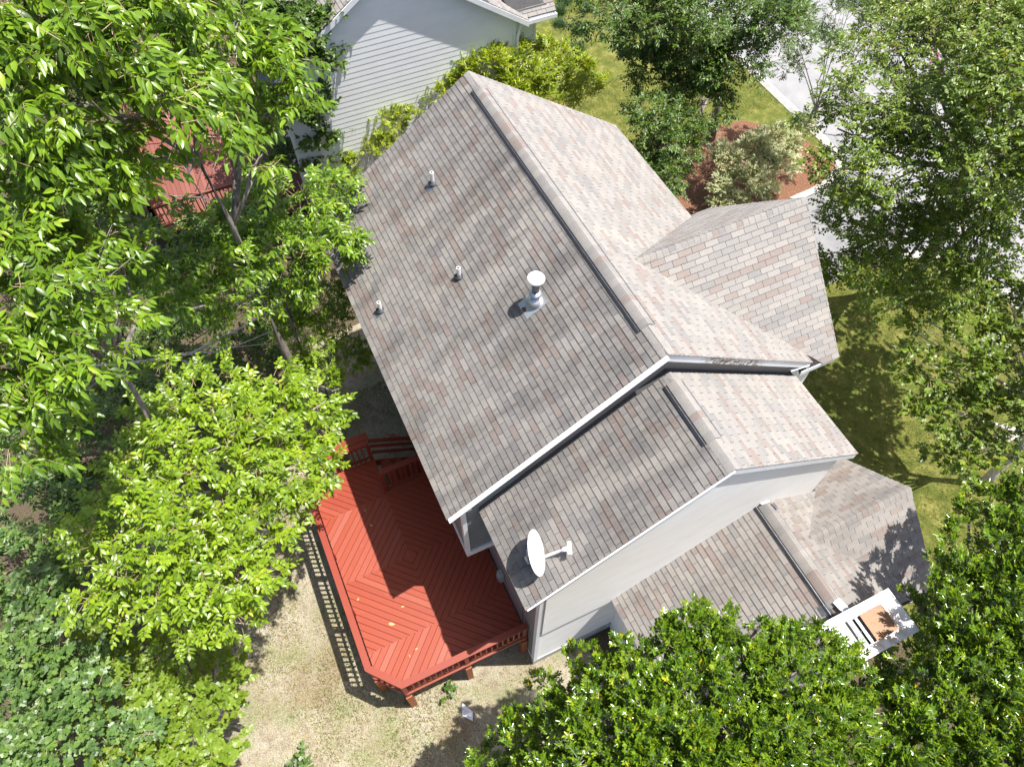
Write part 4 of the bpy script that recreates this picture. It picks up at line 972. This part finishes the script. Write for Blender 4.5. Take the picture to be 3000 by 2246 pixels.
bare('leafless pale grey dead limb forking between the hickory and the dogwood', [
    ([(250, 1075, 4.2), (420, 1060, 4.6), (560, 1035, 4.9), (660, 985, 5.1), (760, 930, 5.3), (830, 880, 5.4)], .05, .012),
    ([(560, 1035, 4.9), (650, 1030, 5.0), (760, 985, 5.2), (850, 950, 5.3)], .022, .007), ([(600, 1018, 5.0), (680, 1018, 5.1), (800, 1005, 5.2)], .018, .006),
    ([(500, 1045, 4.8), (600, 1075, 4.7), (660, 1085, 4.6), (700, 1072, 4.6)], .016, .006), ([(380, 1065, 4.5), (385, 1010, 4.9), (388, 950, 5.2)], .012, .005),
    ([(450, 940, 5.0), (580, 900, 5.2), (690, 870, 5.3), (800, 862, 5.4), (900, 865, 5.4)], .036, .008), ([(520, 930, 5.0), (600, 960, 5.0), (640, 985, 5.0)], .014, .005),
    ([(860, 1095, 3.4), (920, 1120, 3.4), (975, 1145, 3.4), (1012, 1130, 3.5)], .016, .005), ([(870, 1090, 3.4), (860, 1130, 3.3), (885, 1150, 3.3)], .012, .005)])
for lab, seed_, bl, leaf_, st_, l1, l2 in (
    ('dark blue-green sapling oaks in the shaded corner below the ash', 21, [(60, 1800, 5.4, .9), (150, 1950, 5.2, .9), (60, 2100, 5.4, 1.0), (230, 2120, 5.0, .9), (120, 2230, 5.2, .9), (330, 2230, 4.8, .8), (260, 1990, 4.6, .7)], 'leaf_oak', 'lobe', .09, .075),
    ('yellow-green broad-leaved vine thicket at the edge of the dry lawn', 22, [(430, 2000, 4.2, .75), (560, 1990, 4.0, .7), (480, 2130, 4.2, .8), (600, 2100, 3.6, .65), (560, 2220, 3.9, .75), (400, 1890, 4.0, .65), (660, 1960, 3.4, .5), (300, 1880, 4.2, .6), (420, 2240, 4.2, .7), (620, 2190, 3.3, .5), (690, 2010, 3.0, .35)], 'leaf_lime', 'lobe', .078, .074),
    ('shaded mid-green thicket under the hickory boughs by the lawn edge', 23, [(90, 1350, 4.5, 1.2), (240, 1330, 4.4, 1.1), (120, 1550, 4.6, 1.1), (260, 1480, 4.0, .9), (60, 1680, 4.8, .8), (300, 1200, 4.2, 1.0), (430, 1180, 3.8, .9), (180, 1700, 4.4, .6)], 'leaf_oak', 'hex', .12, .065),
    ('low dark green undergrowth between the hickory trunks', 24, [(350, 870, 3.0, 1.3), (200, 960, 3.0, 1.4), (480, 1010, 2.6, 1.1), (620, 1120, 2.4, 1.0), (350, 1090, 2.8, 1.2), (740, 1020, 2.2, .9), (560, 880, 3.0, 1.0), (100, 700, 3.2, 1.6), (760, 900, 2.4, .9)], 'leaf_dark', 'hex', .11, .06),
    ('leafy saplings beside the neighbouring red deck steps', 25, [(330, 560, 3.6, 1.3), (650, 690, 3.0, .9), (180, 520, 4.0, 1.5), (700, 330, 3.6, 1.0), (600, 240, 4.2, 1.0), (350, 300, 5.0, 1.6), (880, 700, 2.2, .6), (100, 250, 5.5, 1.8), (980, 650, 2.0, .5)], 'leaf_dark', 'hex', .11, .055)):
    plant('thicket', lab, 'bushes', bl, leaf_, st_, l1, l2, lai=2.1, per=7, droop=.25, seed=seed_, trunk_r=.06, twigs=.4, multi=False, sub=.3, nsub=16, flat=.45)
# ---- between the houses
plant('photinia_bush', 'bright yellow-green broadleaf bush behind the ridge, by the neighbouring corner', 'bush',
      [(1430, 210, 4.9, 0.82), (1350, 240, 4.6, 0.66), (1290, 270, 4.4, 0.59), (1500, 170, 4.9, 0.73), (1560, 220, 4.7, 0.79), (1620, 180, 4.6, 0.66), (1640, 250, 4.2, 0.66), (1700, 230, 3.7, 0.55), (1730, 265, 3.4, 0.45), (1580, 300, 4.2, 0.66), (1420, 140, 5.0, 0.46), (1540, 110, 4.9, 0.33), (1680, 290, 3.5, 0.46), (1240, 285, 4.2, .4), (1265, 250, 4.3, .42), (1700, 200, 3.9, .4), (1490, 260, 4.6, 0.66)],
      'leaf_yel', 'hex', .125, .045, lai=3.2, per=8, droop=-.1, seed=31, trunk_r=.07, twigs=.5, sub=.38, tl=.22, base=(-1.6, 2.6))
plant('photinia_bush', 'thin sunlit yellow-green bush against the neighbouring white siding', 'bush',
      [(1100, 330, 4.0, 0.59), (1040, 360, 3.8, 0.63), (1150, 370, 4.0, 0.56), (1060, 420, 3.4, 0.63), (1010, 460, 3.0, 0.56), (1110, 270, 4.2, 0.31), (1130, 430, 3.6, 0.49), (1180, 330, 4.2, 0.35), (1000, 320, 3.8, 0.39), (1010, 530, 2.4, 0.56)],
      'leaf_yel', 'hex', .085, .036, lai=2.2, per=8, droop=-.05, seed=32, trunk_r=.05, twigs=.5, sub=.38, tl=.22, base=(-1.5, -1.2))
_g = np.random.default_rng(5)
BIRCH = []
for yy, x0 in ((-20, 2640), (85, 2600), (190, 2590), (295, 2510), (400, 2480), (505, 2475), (610, 2480), (715, 2490), (815, 2500)):
    for xx in range(x0, 3100, 118):
        if yy > 650 and xx > 2860: continue
        f_ = (xx - 2450) / 550
        BIRCH.append((xx + _g.normal() * 22, yy + _g.normal() * 18, (4.3 if yy > 600 else 6.6) + 2.6 * f_ + _g.normal() * .4, .82 + .3 * _g.random()))
OAK = []
for yy, x0, x1 in ((-10, 1760, 2330), (80, 1800, 2330), (165, 1870, 2270), (250, 1900, 2200), (335, 1915, 2110), (415, 1930, 2060), (490, 1970, 2040)):
    for xx in range(x0, x1, 104):
        OAK.append((xx + _g.normal() * 18, yy + _g.normal() * 14, 7.0 - 3.4 * (yy / 500) + _g.normal() * .4, .72 + .28 * _g.random()))
# ---- upper right
plant('oak_tree', 'dark green street oak between the side yard and the road', 'tree',
      OAK,
      'leaf_dark', 'hex', .10, .05, lai=2.6, per=7, droop=.3, seed=41, trunk_r=.16, twigs=.4, sub=.38, base=(-4.2, 11.4))
plant('crape_myrtle', 'many-stemmed crape myrtle fanning dark stems over the driveway mouth', 'tree',
      [(2330, 60, 5.2, .8), (2450, 40, 5.2, .8), (2540, 100, 5.0, .7), (2420, 150, 4.6, .6), (2570, 190, 4.4, .5), (2340, 180, 4.4, .6), (2500, 0, 5.4, .8), (2600, 40, 5.2, .6)],
      'leaf_dark', 'hex', .075, .036, lai=1.4, per=7, droop=.1, seed=42, trunk_r=.12, twigs=.3, multi=True, base=(hitz(2385, 330)[0], hitz(2385, 330)[1]))
plant('birch_tree', 'big airy birch hanging over the driveway and road', 'tree',
      BIRCH,
      'leaf_birch', 'hex', .092, .052, lai=1.55, per=8, droop=.55, seed=43, trunk_r=.2, twigs=.4, sub=.36, nsub=18, base=(hitz(2660, 850)[0], hitz(2660, 850)[1]))
plant('maple_tree', 'fresh green maple on the front lawn casting dappled shade', 'tree',
      [(2720, 940, 5.0, 0.65), (2850, 930, 5.0, 0.73), (2960, 880, 4.8, 0.69), (2700, 1060, 4.6, 0.65), (2830, 1080, 4.8, 0.77), (2960, 1050, 4.8, 0.77), (2690, 1180, 4.0, 0.56), (2800, 1220, 4.2, 0.69), (2930, 1200, 4.4, 0.73), (2740, 1310, 3.6, 0.47), (2860, 1330, 3.8, 0.6), (2980, 1330, 4.2, 0.6), (2880, 830, 5.0, 0.6), (2660, 960, 4.4, 0.34), (3080, 700, 6, 0.9), (3150, 850, 6.2, 0.9), (3120, 1000, 5.6, 0.8), (3200, 1080, 6, 0.9), (3100, 560, 6, 1.0), (3250, 760, 6.8, 1.0), (3040, 900, 5.4, 0.8), (3180, 640, 6.4, 0.9), (2640, 1090, 4.2, 0.25), (3060, 1200, 5, 0.8)],
      'leaf_birch', 'lobe', .078, .066, lai=2.1, per=6, droop=.3, seed=44, bark='barklt', trunk_r=.12, twigs=.5, sub=.4, base=(hitz(2880, 1420)[0], hitz(2880, 1420)[1]))
plant('variegated_bush', 'cream-and-green variegated bush spilling over the mulch by the driveway', 'bush',
      [(2130, 470, 1.5, .62), (2210, 440, 1.7, .66), (2270, 400, 1.7, .55), (2110, 540, 1.2, .5), (2200, 530, 1.3, .6), (2280, 480, 1.4, .6), (2330, 420, 1.4, .5), (2160, 590, .9, .42), (2100, 590, .8, .35), (2250, 560, .9, .4), (2350, 370, 1.4, .4)],
      'leaf_var', 'hex', .062, .034, lai=4.6, per=7, droop=.1, seed=45, trunk_r=.05, twigs=.25, multi=True, sub=.36, nsub=20)
plant('evergreen_bush', 'small blue-green evergreen bush tucked against the front wall', 'bush',
      [(1950, 560, 1.0, .45), (1925, 500, 1.2, .5), (1960, 620, .7, .3), (1900, 450, 1.3, .5)], 'leaf_oak', 'dia', .07, .03, lai=5, per=8, droop=.0, seed=46, trunk_r=.04, twigs=.2, multi=True)
# ---- bottom right: two glossy hollies
plant('holly_tree', 'glossy broadleaf holly crowding the corner below the chimney', 'tree',
      [(1880, 1960, 6.8, .42), (1960, 1900, 6.9, .45), (2030, 1850, 7.0, .45), (2110, 1890, 7.0, .45), (2200, 1910, 6.9, .45), (2290, 1900, 6.8, .42), (2370, 1900, 6.7, .42), (2440, 1960, 6.6, .4), (2490, 1995, 6.5, .33),
       (1800, 2030, 6.6, .5), (1900, 2050, 7.0, .6), (2020, 2010, 7.1, .6), (2140, 2020, 7.1, .6), (2260, 2030, 7, .6), (2370, 2040, 6.9, .55), (2460, 2090, 6.7, .5),
       (1700, 2060, 6.0, .5), (1640, 2120, 5.6, .5), (1760, 2140, 6.7, .65), (1900, 2170, 7.1, .75), (2050, 2150, 7.2, .75), (2200, 2160, 7.1, .75), (2340, 2170, 7.0, .7), (2460, 2200, 6.8, .6),
       (1540, 2140, 5.0, .42), (1480, 2190, 4.6, .42), (1420, 2240, 4.2, .38), (1580, 2230, 5.5, .65), (1700, 2250, 6.5, .75), (1850, 2270, 7, .8), (2000, 2280, 7.2, .8), (2150, 2280, 7.1, .8), (2300, 2280, 7.0, .8), (2450, 2290, 6.9, .8), (1900, 2400, 7, 1.0), (2200, 2400, 7, 1.0), (1650, 2400, 6, .9),
       (1668, 1900, 5.6, .15), (1728, 1890, 6, .15), (1690, 1970, 5.8, .24), (1610, 2000, 5.0, .18), (1570, 1990, 4.2, .16), (1640, 2030, 5.4, .28), (2015, 1780, 6.9, .14), (2048, 1775, 6.9, .12), (2124, 1810, 6.9, .14), (2221, 1835, 6.8, .14), (2297, 1835, 6.7, .14), (2373, 1825, 6.6, .14), (2400, 1855, 6.6, .17), (2466, 1895, 6.5, .14), (2512, 1925, 6.4, .13), (1961, 1825, 6.8, .16), (1825, 1885, 6.5, .16), (1880, 1900, 6.7, .16), (1770, 1950, 6.3, .25), (1830, 1960, 6.6, .3)],
      'leaf_holly', 'hex', .068, .030, lai=3.0, per=12, droop=-.2, seed=51, trunk_r=.17, twigs=.6, twigmat='barklt', twr=.005, sub=.24, nsub=22, flat=1.0, jit=.35, tl=.16, upt=.6, group='glossy hollies along the chimney side', base=(13.9, -2.8))
plant('holly_tree', 'glossy broadleaf holly shading the lower front gable with leafy shadow', 'tree',
      [(2900, 1480, 5.6, .6), (2960, 1580, 6.0, .7), (2870, 1590, 5.8, .6), (2810, 1690, 6.0, .55), (2930, 1700, 6.4, .75), (2800, 1800, 6.2, .5), (2890, 1820, 6.6, .7), (2990, 1830, 6.8, .7), (2770, 1910, 6.4, .48), (2860, 1940, 6.6, .7), (2960, 1970, 6.9, .8), (2690, 2010, 6.3, .42), (2770, 2050, 6.6, .6), (2890, 2090, 6.9, .8), (2990, 2110, 7.0, .8), (2620, 2080, 6.3, .42), (2680, 2150, 6.6, .6), (2790, 2190, 6.8, .7), (2910, 2230, 7.0, .8), (2580, 2200, 6.5, .5), (2640, 2260, 6.8, .7), (2840, 1510, 5.3, .26), (2655, 1745, 5.5, .14), (2690, 1790, 5.5, .16), (2720, 1850, 5.6, .2), (2640, 1965, 6.0, .2), (3060, 1700, 6.4, .9), (3050, 1480, 6.0, .7), (3080, 2000, 6.8, 1.0), (2740, 1760, 5.6, .26), (2610, 1985, 3.6, .5), (2690, 1900, 3.4, .6), (2740, 1830, 3.2, .6), (2560, 2060, 3.6, .6), (2760, 1700, 2.6, .5)],
      'leaf_holly', 'hex', .068, .030, lai=3.0, per=12, droop=-.2, seed=52, trunk_r=.16, twigs=.6, twigmat='barklt', twr=.005, sub=.24, nsub=22, flat=1.0, jit=.35, tl=.16, upt=.6, group='glossy hollies along the chimney side', base=(15.0, 3.6))
# ---- liriope clumps in the neighbour's bed
for k, (px, py, s) in enumerate(((1640, 40, .55), (1700, 95, .6), (1690, 150, .55), (1640, 75, .4), (1720, 30, .5), (1655, 10, .5))):
    r = np.random.default_rng(60 + k); c = hitz(px, py, 0); n_ = 420; a = r.uniform(0, 6.28, n_); D = unit(np.stack([np.cos(a), np.sin(a), r.uniform(.5, 1.8, n_)], 1))
    P = np.stack([c[0] + r.normal(0, .14, n_), c[1] + r.normal(0, .14, n_), np.full(n_, .01)], 1); V, F, nf, _, _ = leafmesh('blade', P, D, unit(np.array((0, 0, 1.0)) + r.normal(size=(n_, 3)) * .2), r.uniform(.5, .9, n_) * s, np.full(n_, .018))
    fastmesh('liriope', V, F, 'leaf_lir', None, np.repeat(r.random(n_), nf), label='arching strap-leaved liriope clump in the mulch at the neighbouring wall', cat='plant', group='liriope clumps')
# ---- pink crape blossoms across the road
for k, (px, py) in enumerate(((2552, 120), (2616, 132), (2742, 162), (2738, 200))):
    c = hitz(px, py, 3.2); r = np.random.default_rng(80 + k); n_ = 60; P = c + r.normal(0, .12, (n_, 3)); D = rdir(n_, r)
    V, F, nf, _, _ = leafmesh('dia', P, D, rdir(n_, r), np.full(n_, .09), np.full(n_, .07)); o = fastmesh('blossom', V, F, 'pink', None, np.repeat(r.random(n_), nf), label='magenta crape blossom cluster showing over the road', cat='blossom', group='crape blossoms')
# ---- grass blades
def grass(name, label, pts, mat, h, seed, cond=None):
    r = np.random.default_rng(seed); n_ = len(pts); a = r.uniform(0, 6.28, n_); D = unit(np.stack([np.cos(a), np.sin(a), r.uniform(.15, 1.2, n_)], 1))
    V, F, nf, _, _ = leafmesh('dia', np.concatenate([pts, np.full((n_, 1), .005)], 1), D, unit(np.array((0, 0, 1.0)) + r.normal(size=(n_, 3)) * .3), h * r.uniform(.5, 1.5, n_), np.full(n_, .014))
    return V, F, nf
def scatter(n_, x0, x1, y0, y1, r, fn):
    p = np.stack([r.uniform(x0, x1, n_), r.uniform(y0, y1, n_)], 1); return p[fn(p[:, 0], p[:, 1])]
def waves(x, y): return np.sin(x * 1.3 + 1.1 * np.sin(y * .9)) * np.cos(y * 1.7 + x * .4) + .5 * np.sin(x * 4.1 + y * 3.3) * np.cos(y * 5.2 - x * 2.0)
r = np.random.default_rng(90)
p = scatter(90000, 1, 16, -12.5, -3, r, lambda x, y: (y < -3.1 - .0 * x) & (y > -9.0 - .28 * (x - 4)) & (waves(x, y) + r.normal(0, .5, len(x)) > -.2))
V, F, nf = grass('grass', '', p, 'blade', .07, 91)
tn = np.clip(.62 - .22 * waves(p[:, 0], p[:, 1]) + r.normal(0, .2, len(p)), 0, 1)
fastmesh('dry_grass', V, F, 'blade', None, np.repeat(tn, nf), kind='stuff', label='thin sun-bleached grass on the back yard', cat='grass')
p = scatter(130000, -9, 18, 4.2, 15.2, r, lambda x, y: ~((x > -.3) & (x < 3.7) & (y > 9)) & ~((x > -4.8) & (x < .2) & (y > 8)) & ~((x > 3.3) & (x < 8.5) & (y < 5)) & ~((x > 9.5) & (x < 13) & (y < 5)) & ~((x < -4.5) & (y < 6.8)))
V, F, nf = grass('grass', '', p, 'blade_gr', .055, 92)
tn = np.clip(.5 - .2 * waves(p[:, 0], p[:, 1]) + r.normal(0, .22, len(p)), 0, 1)
fastmesh('lawn_grass', V, F, 'blade_gr', None, np.repeat(tn, nf), kind='stuff', label='patchy green and straw lawn in front of the house', cat='grass')
# ---- small things on the ground by the deck
sp = hitz(1370, 2080, .03)
slab('splash_block', [(sp[0] - .22, sp[1] - .05, .05), (sp[0] + .05, sp[1] - .16, .05), (sp[0] + .26, sp[1] + .02, .07), (sp[0] + .08, sp[1] + .10, .07)], .045, 'metal', None, label='grey splash block lying on bare soil next to the holly', cat='splash block')
plant('weed', 'small dark broadleaf weed on the bare soil near the deck post', 'plant', [(1305, 2025, .15, .14)], 'leaf_dark', 'lobe', .09, .08, lai=2.5, per=4, seed=71, trunk_r=.006, twigs=0, multi=True)
plant('weed', 'lobed seedling poking up from the dry lawn', 'plant', [(895, 2230, .25, .2)], 'leaf_oak', 'lobe', .12, .09, lai=2.5, per=4, seed=72, trunk_r=.006, twigs=0, multi=True)
